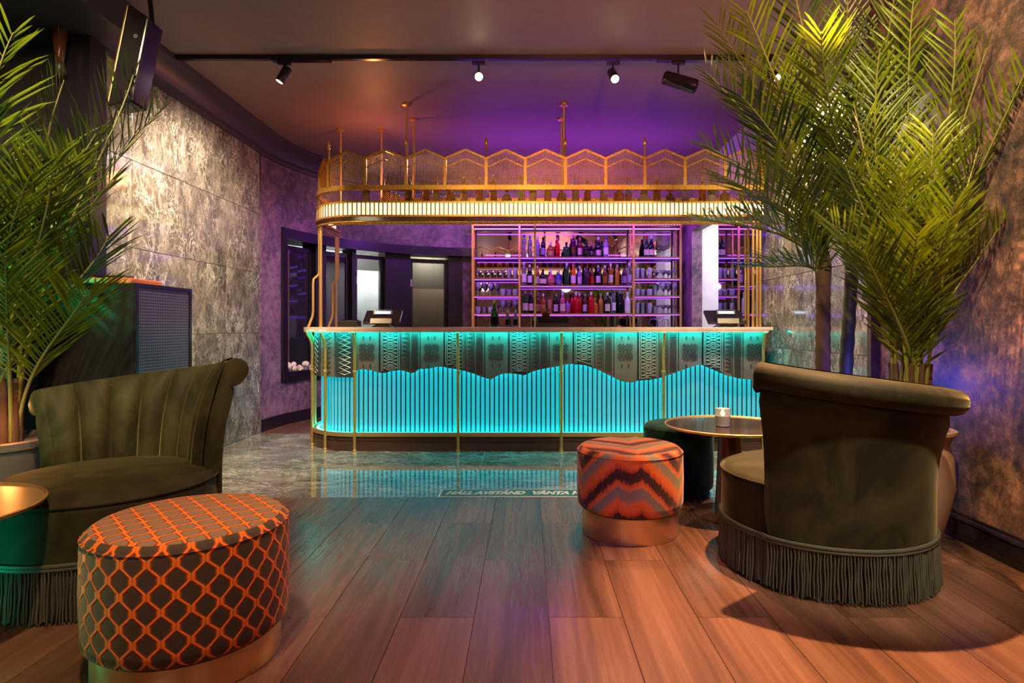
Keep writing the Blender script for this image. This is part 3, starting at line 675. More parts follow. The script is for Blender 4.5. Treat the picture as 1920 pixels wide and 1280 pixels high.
# clusters of tubes from canopy to worktop
def cluster(s_list, off=0.03, flare=True):
    for i, s in enumerate(s_list):
        x, y, nx, ny = bp(s, 0.0) if s >= 0 else (BX1-0.02, BY+0.05-s*0.1, 0.0, -1.0)
        P = lambda o, z: (x+nx*o, y+ny*o, z)
        if i == 0 and flare: pts = [P(off, 2.07), P(off, 1.66), P(off+0.006, 1.62), P(off+0.05, 1.58), P(off+0.055, 1.54), P(off+0.055, 1.27), P(off+0.062, 1.22), P(off+0.085, 1.16), P(off+0.10, 1.121)]
        else: pts = [P(off, 2.07), P(off, 1.121)]
        MB().tube(pts, 0.013, 8).build('support_tube', 'brass_satin', can, 50)
cluster([L1+LA*0.74, L1+LA*0.62, L1+LA*0.66]); cluster([L1+LA+0.42, L1+LA+0.36], 0.0)
cluster([0.02, 0.05, 0.085], 0.02, False)
for dy in (0.28, 0.36): MB().tube([(BX1-0.02, BY+dy, 2.07), (BX1-0.02, BY+dy, 1.121)], 0.013, 8).build('support_tube', 'brass_satin', can, 50)
MB().tube([(0.080, 6.13, 2.236), (0.080, 6.13, 1.121)], 0.009, 8).build('support_tube', 'brass_satin', can, 50)

# ================================================================== BACK BAR SHELVES
sh = thing('back_bar_shelf', 'violet-lit brass shelving with mirror back behind the bar', 'shelf', (0, 0, 0))
SX0, SX1, SY0, SY1 = -0.765, 2.17, 8.65, 8.93
D1, D2 = -0.105, 1.505
MB().box(SX0, SX1, SY1, SY1+0.012, 0.9, 2.52).build('mirror_back', 'mirror', sh)
for x in (SX0, D1, D2, SX1-0.0):
    MB().box(x-0.014, x+0.014, SY0, SY0+0.028, 0.0, 2.55).box(x-0.010, x+0.010, SY1-0.022, SY1-0.002, 0.0, 2.55).build('shelf_post', 'brass_satin', sh)
MB().box(SX0-0.014, SX1+0.014, SY0, SY1+0.015, 2.55, 2.585).build('top_rail', 'brass_satin', sh)
MB().box(SX0-0.014, SX1+0.014, SY0-0.02, SY1, 0.0, 0.93).build('base_cabinet', 'dark_paint', sh)
def shelf(x0, x1, z):
    MB().box(x0+0.014, x1-0.014, SY0, SY1-0.003, z-0.022, z).build('shelf_board', 'brass_dark', sh)
    MB().box(x0+0.02, x1-0.02, SY0+0.012, SY0+0.024, z-0.0275, z-0.0225).build('led_strip', 'led_violet', sh)
SZ = {'c': (2.113, 1.714, 1.3155), 'l': (2.113, 1.812, 1.567, 1.3155), 'r': (2.113, 1.812, 1.567, 1.3155)}
for z in SZ['c']: shelf(D1, D2, z)
for z in SZ['l']: shelf(SX0, D1, z)
for z in SZ['r']: shelf(D2, SX1, z)
for a, b_ in ((SX0, D1), (D1, D2), (D2, SX1)): MB().box(a+0.02, b_-0.02, SY0+0.012, SY0+0.026, 2.500, 2.512).build('led_strip', 'led_violet', sh)

d_ = MB()
for i in range(74): d_.box(SX0+0.03+i*0.0395, SX0+0.045+i*0.0395, SY0-0.004, SY0-0.0005, 2.562, 2.574)
d_.build('led_dots', 'led_violet', sh)['kind'] = 'stuff'

# ------------------------------------------------------------------ bottles and glasses
def bottle_mat(name, col, tr=0.0):
    t = NT(name); n = t.noise(t.coord(), 12.0); col = tuple(x**1.25*0.8 for x in col); c = t.mix(n, tuple(x*0.8 for x in col), col); t.set(col=c, rough=0.06, spec=0.6, trans=tr, ior=1.3); M[name] = t.mat
for nm, c, tr in (('clear', (0.85, 0.88, 0.95), 0.9), ('blue', (0.18, 0.28, 0.85), 0.6), ('dark', (0.02, 0.02, 0.025), 0.0), ('amber', (0.55, 0.22, 0.04), 0.4), ('red', (0.75, 0.02, 0.04), 0.3),
                  ('green', (0.03, 0.16, 0.05), 0.2), ('plum', (0.10, 0.02, 0.09), 0.0), ('pink', (0.85, 0.22, 0.40), 0.4), ('gold', (0.80, 0.50, 0.08), 0.3), ('lilac', (0.55, 0.45, 0.75), 0.5),
                  ('orange', (0.85, 0.28, 0.03), 0.3), ('brown', (0.16, 0.06, 0.03), 0.0), ('cream', (0.75, 0.66, 0.52), 0.0), ('tan', (0.50, 0.30, 0.14), 0.0), ('white', (0.80, 0.76, 0.74), 0.0), ('black', (0.01, 0.01, 0.012), 0.0), ('silver', (0.7, 0.7, 0.72), 0.0)):
    bottle_mat('g_'+nm, c, tr)
SHAPES = {'slim': [(0.034, 0), (0.036, 0.005), (0.036, 0.17), (0.032, 0.195), (0.016, 0.22), (0.0135, 0.235), (0.0135, 0.285)],
          'tall': [(0.034, 0), (0.035, 0.005), (0.034, 0.22), (0.030, 0.24), (0.0145, 0.265), (0.0135, 0.31)],
          'squat': [(0.046, 0), (0.049, 0.006), (0.050, 0.11), (0.044, 0.135), (0.018, 0.155), (0.015, 0.165), (0.015, 0.21)],
          'round': [(0.040, 0), (0.052, 0.02), (0.058, 0.06), (0.050, 0.10), (0.028, 0.13), (0.015, 0.15), (0.014, 0.21)],
          'wine': [(0.036, 0), (0.037, 0.005), (0.037, 0.19), (0.030, 0.22), (0.017, 0.25), (0.0145, 0.27), (0.0145, 0.30)],
          'fizz': [(0.040, 0), (0.043, 0.006), (0.043, 0.14), (0.036, 0.18), (0.020, 0.23), (0.0155, 0.25), (0.0155, 0.30)],
          'tube': [(0.030, 0), (0.030, 0.20), (0.026, 0.205)]}
LBL = {'slim': (0.03, 0.13), 'tall': (0.04, 0.15), 'squat': (0.02, 0.085), 'round': (0.03, 0.08), 'wine': (0.04, 0.14), 'fizz': (0.03, 0.11), 'tube': None}
bcache = {}
def bottle(x, y, z, shape, col, lab, cap, label, group, k=1.0):
    key = (shape, col)
    if key not in bcache: bcache[key] = MB().lathe(SHAPES[shape], n=14).mesh('bottle', 'g_'+col, 40)
    o = obj('bottle', bcache[key], None, (x, y, z)); o.scale = (k, k, k); tag(o, label, 'bottle', group)
    if lab and LBL[shape]:
        kk = ('L', shape, lab)
        if kk not in bcache:
            a, b_ = LBL[shape]; r = SHAPES[shape][2][0]+0.0012
            rows = [[(r*math.cos(q), r*math.sin(q), zz) for q in [-PI/2+1.25*(i/5-1)+0.0 for i in range(11)]] for zz in (a, b_)]
            bcache[kk] = MB().grid(rows).mesh('label', 'g_'+lab, 60)
        obj('label', bcache[kk], o)
    if cap:
        kk = ('C', shape, cap)
        if kk not in bcache:
            r, h = SHAPES[shape][-1]; bcache[kk] = MB().lathe([(r+0.002, h-0.035), (r+0.002, h+0.006), (r*0.6, h+0.009)], n=10).mesh('cap', 'g_'+cap, 40)
        obj('cap', bcache[kk], o)
    return o
SHN = {'slim': 'slim', 'tall': 'tall', 'squat': 'squat', 'round': 'round-bodied', 'wine': 'wine-shaped', 'fizz': 'sparkling wine', 'tube': 'cylindrical'}
def zx(zxp, y): return (880+zxp*0.21875-988)/1150*y
ROWS = [(2.113, 'top middle shelf', [(470,'tall','clear',None,'blue'),(520,'tall','clear',None,'blue'),(585,'slim','lilac',None,'silver'),(632,'slim','dark','lilac','black'),(697,'squat','amber','tan','silver'),(757,'slim','red',None,'pink'),(830,'squat','green',None,'black'),(893,'tall','plum','brown','pink'),(950,'wine','brown','cream','pink'),(1000,'squat','dark',None,'black'),(1045,'round','black','plum','pink'),(1110,'fizz','dark','cream','silver'),(1167,'slim','lilac','white','blue')]),
        (1.714, 'second middle shelf', [(468,'tall','clear','white','silver'),(517,'wine','dark','white','silver'),(583,'slim','amber','cream','silver'),(630,'squat','dark','cream','black'),(697,'round','pink','tan','silver'),(768,'squat','blue','lilac','silver'),(833,'tall','green',None,'silver'),(890,'slim','orange','white','pink'),(948,'slim','lilac','white','silver'),(1000,'slim','plum',None,'black'),(1048,'slim','brown','red','black'),(1108,'wine','dark','white','silver'),(1158,'slim','brown','amber','silver'),(1212,'tall','amber','cream','silver'),(1272,'slim','gold','gold','silver'),(1325,'slim','plum','lilac','black'),(1370,'tall','clear','white','silver')]),
        (1.3155, 'lowest middle shelf', [(480,'wine','green','cream','lilac'),(527,'wine','dark','cream','lilac'),(590,'slim','brown','tan','silver'),(632,'slim','amber','tan','silver'),(688,'tube','tan',None,None),(745,'slim','dark','white','silver'),(797,'slim','pink','cream','silver'),(840,'squat','lilac','pink','red'),(884,'slim','red','red','red'),(912,'slim','red',None,'silver'),(942,'slim','red',None,'silver'),(993,'slim','brown','white','silver'),(1040,'slim','red',None,'silver'),(1073,'squat','orange','orange','gold'),(1130,'slim','gold','gold','silver'),(1180,'slim','dark','cream','silver'),(1235,'tall','clear','white','blue'),(1295,'tall','dark',None,'silver'),(1350,'slim','white','white','silver')])]
for z, where, items in ROWS:
    for i, (p_, shp, col, lab, cap) in enumerate(items):
        y = 8.73+0.05*((i*7) % 3-1)
        bottle(zx(p_, 8.73), y, z, shp, col, lab, cap, f"{'black' if col == 'dark' else col} {SHN[shp]} bottle, {ORD[i]} from left on {where}", 'bottles on the ' + where, random.uniform(0.95, 1.06))
for i, p_ in enumerate((1520, 1560)):
    bottle(zx(p_, 8.75), 8.75, 2.113, 'fizz', 'green' if i == 0 else 'dark', 'cream', 'red' if i == 0 else 'silver', ('green' if i == 0 else 'black')+' sparkling wine bottle standing on the empty right-hand top shelf', 'bottles on the right top shelf', 1.0)
cols = ['green', 'green', 'clear', 'dark', 'red', 'red', 'red', 'amber', 'red', 'dark', 'clear', 'white', 'dark', 'tan', 'plum', 'blue', 'red', 'clear', 'red', 'blue', 'amber', 'red', 'brown', 'lilac', 'red', 'green', 'amber', 'clear']
for i, c_ in enumerate(cols):
    shp = ('slim', 'wine', 'squat', 'tall')[i % 4]
    bottle(-1.52+i*0.132+random.uniform(-0.02, 0.02), 5.83+0.07*((i*5) % 3), 2.2605, shp, c_, ('white', None, 'cream', None, 'red')[i % 5], ('silver', 'black', 'gold')[i % 3], f"{'black' if c_ == 'dark' else c_} {SHN[shp]} bottle, {ORD[i]} from left on the gold canopy", 'bottles on the canopy shelf', 0.98)
# glassware: thin-walled
GS = {'wine': [(0.034, 0), (0.034, 0.003), (0.005, 0.008), (0.004, 0.075), (0.012, 0.085), (0.036, 0.115), (0.040, 0.145), (0.034, 0.19), (0.032, 0.19), (0.038, 0.145), (0.034, 0.117), (0.008, 0.09)],
      'coupe': [(0.034, 0), (0.034, 0.003), (0.005, 0.008), (0.004, 0.07), (0.02, 0.082), (0.048, 0.12), (0.046, 0.12), (0.018, 0.086), (0.004, 0.08)],
      'tumbler': [(0.033, 0), (0.035, 0.004), (0.040, 0.095), (0.038, 0.095), (0.033, 0.010), (0.005, 0.008)],
      'highball': [(0.028, 0), (0.030, 0.004), (0.034, 0.15), (0.032, 0.15), (0.027, 0.010), (0.005, 0.008)]}
gm = {k: MB().lathe(v, n=14).mesh(k+'_glass', 'glass', 50) for k, v in GS.items()}
GN = {'wine': 'stemmed wine glass', 'coupe': 'shallow coupe glass', 'tumbler': 'short tumbler', 'highball': 'tall tumbler'}
def glass_row(x0, x1, z, kinds, where):
    n = len(kinds)
    for i, k in enumerate(kinds):
        x = x0+(x1-x0)*(i+0.5)/n; y = 8.74+0.06*(i % 2)
        o = obj({'wine': 'wine_glass', 'coupe': 'coupe_glass', 'tumbler': 'tumbler', 'highball': 'tumbler'}[k], gm[k], None, (x, y, z)); tag(o, f"clear {GN[k]}, {ORD[i]} from left on {where}", 'glass', 'glasses on '+where)
glass_row(SX0+0.02, D1-0.02, 1.812, ['coupe', 'coupe', 'coupe', 'coupe', 'coupe', 'highball', 'highball'], 'the left-hand second shelf')
glass_row(SX0+0.02, D1-0.02, 1.567, ['wine', 'wine', 'wine', 'wine', 'tumbler', 'tumbler', 'tumbler'], 'the left-hand third shelf')
glass_row(SX0+0.02, D1-0.02, 1.3155, ['tumbler', 'tumbler', 'tumbler', 'coupe', 'wine', 'wine', 'wine'], 'the left-hand lowest shelf')
glass_row(D2+0.02, SX1-0.02, 1.812, ['highball', 'highball', 'highball', 'coupe', 'coupe', 'coupe', 'coupe'], 'the right-hand second shelf')
glass_row(D2+0.02, SX1-0.02, 1.567, ['tumbler', 'tumbler', 'tumbler', 'highball', 'wine', 'wine', 'wine'], 'the right-hand third shelf')
glass_row(D2+0.02, SX1-0.02, 1.3155, ['highball', 'highball', 'highball', 'tumbler', 'coupe', 'coupe', 'coupe'], 'the right-hand lowest shelf')
# things standing on the rear of the counter
bottle(-0.34, 6.45, 1.1205, 'fizz', 'green', 'black', 'gold', 'champagne bottle with gold foil neck standing on the bar counter', 'bottles on the bar counter', 0.93)
for i, x in enumerate((-0.205, -0.12)): bottle(x, 6.48, 1.1205, 'slim', 'lilac', 'black', 'silver', ('left' if i == 0 else 'right')+' of two clear squat bottles on the counter beside the champagne', 'bottles on the bar counter', 0.62)
b = thing('bar_caddy', 'black bar caddy box on the counter before the shelves', 'box', (0.27, 6.47, 1.1205))
bevel(MB().box(-0.165, 0.165, -0.08, 0.08, 0, 0.045).build('lower_box', 'pos_black', b), 0.004); bevel(MB().box(-0.17, 0.17, -0.085, 0.085, 0.0465, 0.106).build('upper_box', 'gloss_black', b), 0.006)
bq = thing('twig_bundle', 'bundle of dry brown twigs standing on the black bar caddy', 'twigs', (0.20, 6.47, 1.2275))
tw = MB()
for i in range(34):
    a = random.uniform(0, 2*PI); r = random.uniform(0.01, 0.05); q = random.uniform(0.02, 0.07)
    tw.tube([(r*0.6*math.cos(a), r*0.5*math.sin(a), 0.0), (r*math.cos(a)+q*0.3*math.cos(a*2), r*math.sin(a)*0.6, 0.05), ((r+q)*math.cos(a), (r+q*0.4)*math.sin(a)*0.6, random.uniform(0.07, 0.11))], 0.0022, 4)
o = tw.build('twigs', 'g_tan', bq); MB().lathe([(0.035, 0), (0.045, 0.02), (0.04, 0.04)], n=12).build('wrap', 'g_brown', bq, 40)
# pay terminals
def pos(x, y, rz, label, flip=1):
    p = thing('cash_terminal', label, 'cash register', (x, y, 1.1205), rz, 'cash terminals on the bar')
    bevel(MB().prism([(-0.10, 0), (0.10, 0), (0.05, 0.03), (-0.05, 0.03)], -0.09, 0.09).build('foot', 'pos_black', p), 0.004)
    MB().cbox((0, 0, 0.05), (0.05, 0.05, 0.06)).build('neck', 'pos_black', p)
    sc_ = MB().cbox((0, 0.02, 0.095), (0.36, 0.03, 0.25), (math.radians(-62), 0, 0)).build('screen', 'pos_black', p); bevel(sc_, 0.006)
    MB().cbox((0, 0.028, 0.112), (0.33, 0.004, 0.22), (math.radians(-62), 0, 0)).build('glass', 'gloss_black', sc_)
    MB().cbox((0, -0.118, 0.055), (0.20, 0.03, 0.05), (math.radians(-20), 0, 0)).build('back_cover', 'bronze', p)
    dp = MB().cbox((-0.02*flip, -0.115, 0.140), (0.185, 0.022, 0.052), (math.radians(-25), 0, 0)).build('customer_display', 'pos_black', p); bevel(dp, 0.004)
    MB().cbox((-0.02*flip, -0.1275, 0.1385), (0.145, 0.003, 0.024), (math.radians(-25), 0, 0)).build('display_glow', 'screen_blue', dp)
pos(-1.42, 6.05, math.radians(4), 'cash terminal with lit blue display at the left end of the bar', -1)
pos(1.93, 5.98, math.radians(-4), 'cash terminal with lit blue display at the right end of the bar', 1)
b = thing('receipt_printer', 'small black receipt printer behind the left gold tubes on the bar', 'printer', (-1.80, 6.22, 1.1205))
bevel(MB().box(-0.10, 0.10, -0.08, 0.08, 0, 0.065).build('body', 'pos_black', b), 0.006); MB().box(-0.08, 0.08, -0.03, 0.06, 0.0655, 0.075).build('lid', 'gloss_black', b)
# tap by the right of the shelves
tp = thing('chrome_tap', 'small curved chrome tap at the right of the back counter', 'tap', (1.98, 8.56, 0.0))
MB().tube([(0, 0, 0.0), (0, 0, 1.16), (-0.01, 0, 1.22), (-0.05, 0, 1.245), (-0.10, 0, 1.235), (-0.125, 0, 1.20), (-0.13, 0, 1.16)], 0.009, 8).build('spout', 'silver', tp, 50)
MB().lathe([(0.03, 0.0), (0.03, 0.01), (0.016, 0.02)], n=12).build('flange', 'silver', tp, 40)

# ================================================================== TRACK AND SPOTLIGHTS
TY = 4.70
tr = thing('lighting_track', 'long black lighting track running across the ceiling', 'light track', (0, 0, 0))
MB().box(-2.68, 1.66, TY-0.018, TY+0.018, CEIL-0.034, CEIL-0.0005).build('rail', 'gloss_black', tr)
MB().box(-1.95, -1.50, TY-0.024, TY+0.024, CEIL-0.046, CEIL-0.034).build('feed_box', 'gloss_black', tr); MB().box(1.0, 1.5, TY-0.024, TY+0.024, CEIL-0.046, CEIL-0.034).build('feed_box', 'gloss_black', tr)
def spotlamp(x, z, d, L, r, glow, label, drop=0.05):
    s_ = thing('track_spotlight', label, 'spotlight', (x, TY, CEIL-0.0465), 0, 'spotlights on the ceiling track')
    dv = Vector(d).normalized(); c = Vector((0, 0, z-(CEIL-0.0465)))
    MB().box(-0.05, 0.05, -0.016, 0.016, -0.022, 0).build('adapter', 'gloss_black', s_)
    MB().tube([(0, 0, -0.02), (0, 0, c.z)], 0.008, 8).build('stem', 'gloss_black', s_, 50)
    a, e = c-dv*L*0.45, c+dv*L*0.55
    hd = MB().tube([a, a+dv*0.01, e-dv*0.01, e], [r*0.85, r, r, r*0.97], 18).build('lamp_head', 'gloss_black', s_, 40)
    MB().tube([e, e+dv*0.003], r*0.8, 18).build('lens', glow, hd, 40)
spotlamp(-1.86, 3.06, (-0.45, -0.1, -0.85), 0.13, 0.034, 'lamp_dim', 'small black spotlight at the left of the ceiling track')
spotlamp(-0.37, 3.04, (0.10, -1.0, -0.45), 0.12, 0.036, 'lamp_glow', 'bright glaring spotlight in the middle of the ceiling track')
spotlamp(0.66, 3.05, (0.10, -0.8, -0.75), 0.14, 0.036, 'lamp_glow', 'bright smaller spotlight right of the glaring one on the ceiling track')
spotlamp(1.16, 3.00, (0.9, -0.35, -0.42), 0.26, 0.055, 'gloss_black', 'large black cylindrical spotlight tilted right on the ceiling track')
sl = thing('ceiling_spotlight', 'bright spotlight by the right wall shining through the palm fronds', 'spotlight', (1.86, 4.72, CEIL-0.0005))
MB().lathe([(0.05, 0), (0.05, -0.02), (0.012, -0.025)], n=16).build('rose', 'gloss_black', sl, 40); MB().tube([(0, 0, -0.02), (0, 0, -0.13)], 0.008, 8).build('stem', 'gloss_black', sl, 50)
hd = MB().tube([(-0.02, 0.02, -0.10), (0.05, -0.05, -0.18)], 0.038, 16).build('lamp_head', 'gloss_black', sl, 40); MB().tube([(0.05, -0.05, -0.18), (0.052, -0.052, -0.182)], 0.032, 16).build('lens', 'lamp_glow', hd, 40)

# ================================================================== LOUDSPEAKERS AND LEFT CORNER
cab = thing('loudspeaker_cabinet', 'tall black loudspeaker cabinet with violet-lit grille beside the marble wall', 'loudspeaker', (-2.58, 3.90, 0))
bevel(MB().box(-0.27, 0.27, -0.30, 0.30, 0.02, 1.38).build('cabinet', 'cabinet_black', cab), 0.01)
MB().box(0.2705, 0.279, -0.275, 0.275, 0.05, 1.355).build('grille', 'grille', cab)
for a, b_ in (((0.2705, 0.288, -0.30, -0.277, 0.02, 1.38)), ((0.2705, 0.288, 0.277, 0.30, 0.02, 1.38))) if False else ():
    pass
fr = MB().box(0.2705, 0.286, -0.30, -0.276, 0.02, 1.38).box(0.2705, 0.286, 0.276, 0.30, 0.02, 1.38).box(0.2705, 0.286, -0.276, 0.276, 1.356, 1.38).box(0.2705, 0.286, -0.276, 0.276, 0.02, 0.049)
fr.build('grille_frame', 'frame_dark', cab)
for x in (-0.2, 0.2):
    for y in (-0.23, 0.23): MB().lathe([(0.025, 0), (0.03, 0.02)], (x, y, 0), 10).build('foot', 'pos_black', cab)
tray = thing('ribbed_tray', 'orange ribbed tray lying on top of the black loudspeaker cabinet', 'tray', (-2.60, 3.88, 1.3805))
for i in range(9): bevel(MB().box(-0.20+i*0.044, -0.20+i*0.044+0.040, -0.15, 0.17, 0, 0.040+0.004*(i % 2)).build('rib', 'orange_cloth', tray), 0.010, 3)
MB().tube([(-0.18, 0.0, 0.055), (-0.05, 0.03, 0.058), (0.05, -0.02, 0.055), (0.10, 0.02, 0.054)], 0.011, 6).build('cable_loop', 'pos_black', tray, 50)
hs = thing('hanging_loudspeaker', 'slim black loudspeaker tilted down from the ceiling soffit', 'loudspeaker', (-2.24, 3.50, 2.63), 0)
hs.rotation_euler = (math.radians(0), math.radians(11), math.radians(4))
bevel(MB().prism([(-0.045, -0.29), (0.075, -0.24), (0.075, 0.24), (-0.045, 0.29)], -0.08, 0.08).build('body', 'gloss_black', hs), 0.008)
bevel(MB().box(-0.058, -0.046, -0.076, 0.076, -0.285, 0.285).build('front_grille', 'brass_dark', hs), 0.003)
MB().lathe([(0.028, 0), (0.034, 0.008), (0.034, 0.012)], (0, 0, 0), 16).build('port', 'silver', hs).matrix_local = Matrix.Translation((0.03, -0.081, 0.12)) @ Euler((PI/2, 0, 0)).to_matrix().to_4x4() @ Matrix.Scale(0.35, 4)
MB().tube([(0.05, 0.0, 0.25), (0.0, 0.05, 0.34), (-0.06, 0.09, 0.47)], 0.014, 8).build('bracket', 'gloss_black', hs, 50)
cl = thing('corner_lamp', 'small pale tapering lamp hanging in the dark left corner', 'lamp', (-2.94, 3.86, 2.9895))
MB().lathe([(0.046, 0), (0.044, -0.01), (0.024, -0.20), (0.022, -0.205)], n=16).build('shade', 'g_brown', cl, 40)
MB().lathe([(0.028, -0.206), (0.032, -0.22), (0.030, -0.27), (0.012, -0.29)], n=14).build('bulb_holder', 'pos_black', cl, 40)
# added panel, an orange and white gleam put into its colour
fp = thing('gleam_panel', 'added panel imitating an orange and white gleam, on the dark wall behind the left palm', 'panel', (-3.07, 3.996, 1.88))
MB().box(-0.075, 0.058, -0.008, 0, -0.01, 0.125).build('orange_field', 'g_orange', fp); MB().box(-0.075, 0.058, -0.008, 0, -0.12, -0.011).build('white_field', 'g_white', fp)
for i in range(6): MB().box(-0.075, 0.058, -0.011, -0.008, 0.0+i*0.021, 0.003+i*0.021).build('rib', 'brass_dark', fp)
# white stones on the window sill
for i in range(9):
    d = px_deg(546+i*5.2); x, y = arc(d, AR+0.035+0.05*(i % 2)); b = MB()
    n = 8; ph = random.uniform(0, 6)
    prof = [[(0.05*math.cos(2*PI*j/n+ph)*q*random.uniform(0.7, 1.2), 0.035*math.sin(2*PI*j/n+ph)*q*random.uniform(0.7, 1.2), z) for j in range(n)] for q, z in ((0.75, 0.0), (1.0, 0.02), (0.8, 0.045), (0.3, 0.062))]
    b.grid(prof, True); b.f.append(tuple(range(n-1, -1, -1))); b.f.append(tuple(range(3*n, 4*n)))
    o = b.build('white_stone', 'shell_white'); o.location = (x, y, SILL+0.0005+(0.0 if i % 3 else 0.045)); o.rotation_euler = (0, 0, random.uniform(0, 6)); tag(o, f'rough pale stone, {ORD[i]} from the left on the dark window sill', 'stone', 'stones on the window sill')

# ================================================================== FLOOR STICKER
st = thing('floor_sticker', 'teal floor sticker strip with white border and white lettering', 'sticker', (0, 0, 0))
MB().box(-0.59, 1.02, 4.042, 4.235, 0.0005, 0.0015).build('border', 'sticker_white', st)
MB().box(-0.575, 1.005, 4.058, 4.222, 0.0016, 0.0022).build('field', 'sticker_teal', st)
def text(body, x, y, z, size, width, mat, parent, shear=0.35):
    c = bpy.data.curves.new('lettering', 'FONT'); c.body = body; c.size = size; c.shear = shear; c.offset = 0.006; c.extrude = 0.0002
    o = bpy.data.objects.new('tmp', c); COL.objects.link(o); bpy.context.view_layer.update()
    me = bpy.data.meshes.new_from_object(o.evaluated_get(bpy.context.evaluated_depsgraph_get())); bpy.data.objects.remove(o)
    xs = [v.co.x for v in me.vertices]; k = width/(max(xs)-min(xs)); x0 = min(xs)
    for v in me.vertices: v.co.x = (v.co.x-x0)*k
    me.materials.clear(); me.materials.append(M[mat]); obj('lettering', me, parent, (x, y, z))
text('H\u00c5LL AVST\u00c5ND', -0.545, 4.105, 0.0026, 0.105, 0.535, 'sticker_white', st)
text('V\u00c4NTA H\u00c4R', 0.04, 4.105, 0.0026, 0.105, 0.42, 'sticker_white', st)

# ================================================================== SEATING
def armchair(loc, rz, label):
    c = thing('armchair', label, 'armchair', loc, rz, 'fringed velvet armchairs')
    TH = math.radians(68)
    hgt = lambda th: 0.900-0.078*th/TH
    def rin(t_): return 0.386+0.085*max(0.0, t_)**2.1
    P = lambda th, r, z: (r*math.sin(th), -r*math.cos(th), z)
    def prof(th):
        h = hgt(th); zs = [0.225, 0.45, 0.55, 0.65, 0.72, h-0.09, h-0.06]; out = []
        T = lambda z: (z-0.40)/(h-0.06-0.40)
        for z in zs: out.append((rin(T(z)), z))
        rc, zc, rr = rin(1.0)+0.056, h-0.060, 0.056
        for a in (155, 125, 95, 65, 35, 5, -25, -55, -85, -110): out.append((rc+rr*math.cos(math.radians(a)), zc+rr*math.sin(math.radians(a))))
        for z in (h-0.16, 0.66, 0.55, 0.45, 0.225): out.append((min(rin(T(z))+0.078, rc+0.022), z))
        return out
    n = 44; rows = [[P(th, r, z) for r, z in prof(th)] for th in [-TH+2*TH*i/n for i in range(n+1)]]
    k = len(rows[0]); b = MB().grid(rows, True)
    # rounded ends: slightly swollen caps
    for row, sg in ((rows[0], -1), (rows[-1], 1)):
        ce = sum((Vector(p) for p in row), Vector())/k; th = sg*TH; tg = Vector((math.cos(th), math.sin(th), 0))*sg
        inner = [tuple(Vector(p).lerp(ce, 0.18)+tg*0.016) for p in row]
        b.grid([row, inner] if sg > 0 else [inner, row], True); o0 = len(b.v)-(k if sg > 0 else 2*k); idx = tuple(o0+i for i in range(k)); b.f.append(idx if sg > 0 else idx[::-1])
    b.build('backrest', 'velvet_olive', c, 55)
    NC = 8
    for q in range(NC):
        t0, t1 = -TH+2*TH*q/NC, -TH+2*TH*(q+1)/NC; rows = []
        for i in range(11):
            z_f = i/10; row = []
            for j in range(11):
                u_ = j/10; th = t0+(t1-t0)*u_; h = hgt(th); z = 0.44+(h-0.008-0.44)*z_f
                T = (z-0.40)/(h-0.06-0.40); bulge = 0.004+0.052*math.sin(PI*u_)**0.6*(1-0.55*z_f**6)
                r = rin(min(T, 1.0))+ (0.03*((T-1.0)/0.15) if T > 1 else 0)
                row.append(P(th, r-bulge, z))
            rows.append(row)
        top_ = [P(t0+(t1-t0)*j/10, rin(1.0)+0.04, hgt(t0+(t1-t0)*j/10)-0.001) for j in range(11)]; rows.append(top_)
        MB().grid(rows).build('back_channel', 'velvet_olive', c, 70)
    MB().lathe([(0.05, 0.488), (0.20, 0.486), (0.32, 0.478), (0.39, 0.466), (0.425, 0.452), (0.445, 0.432), (0.449, 0.41), (0.449, 0.225), (0.43, 0.222)], n=64).build('seat', 'velvet_olive', c, 40)
    pp = [(0.4475*math.cos(2*PI*i/64), 0.4475*math.sin(2*PI*i/64), 0.436) for i in range(65)]
    MB().tube(pp, 0.006, 6, False).build('piping', 'velvet_olive', c, 60)
    MB().lathe([(0.40, 0.012), (0.435, 0.012), (0.435, 0.222)], n=48).build('skirt_lining', 'fringe_dark', c, 40)
    br = MB(); rr = 0.462
    def rad_at(a):  # fringe runs round seat and back
        th = math.atan2(math.sin(a), -math.cos(a)) if False else None
        return rr
    pts = []
    for i in range(129):
        a = 2*PI*i/128; th = abs(((a+PI/2+PI) % (2*PI))-PI); k_ = 1.0 if th < TH-0.02 else max(0.0, 1-(th-TH+0.02)/0.10); R = 0.453+0.018*k_
        pts.append((R*math.cos(a), R*math.sin(a), 0.222))
    br.tube(pts, 0.0085, 6, False); br.tube([(x, y, z-0.014) for x, y, z in pts], 0.007, 6, False)
    br.build('braid', 'fringe', c, 60)
    fr = MB(); N = 240
    for i in range(N):
        a = 2*PI*i/N; th = abs(((a+PI/2+PI) % (2*PI))-PI); k_ = 1.0 if th < TH-0.02 else max(0.0, 1-(th-TH+0.02)/0.10)
        for lay in (0, 1):
            aa = a+(lay*0.5+random.uniform(-0.2, 0.2))*2*PI/N; R = 0.452+0.018*k_-0.010*lay+random.uniform(-0.003, 0.003); w_ = random.uniform(-0.008, 0.008)
            zb_ = random.uniform(0.004, 0.022); pts = []
            for m_ in range(6):
                f_ = m_/5; a2 = aa+w_*f_+0.004*math.sin(f_*9+i); r2 = R+0.010*f_*f_; pts.append((r2*math.cos(a2), r2*math.sin(a2), 0.212+(zb_-0.212)*f_))
            fr.tube(pts, [0.0030, 0.0042, 0.0036, 0.0044, 0.0036, 0.0030], 5)
    o = fr.build('fringe', 'fringe', c, 60); o['kind'] = 'stuff'
    return c
armchair((1.395, 2.92, 0), math.radians(17), 'dark olive velvet armchair seen from behind, fringed skirt, beside the candle table')
armchair((-1.88, 2.74, 0), math.radians(178), 'dark olive velvet armchair with channelled back, behind the hexagon stool')

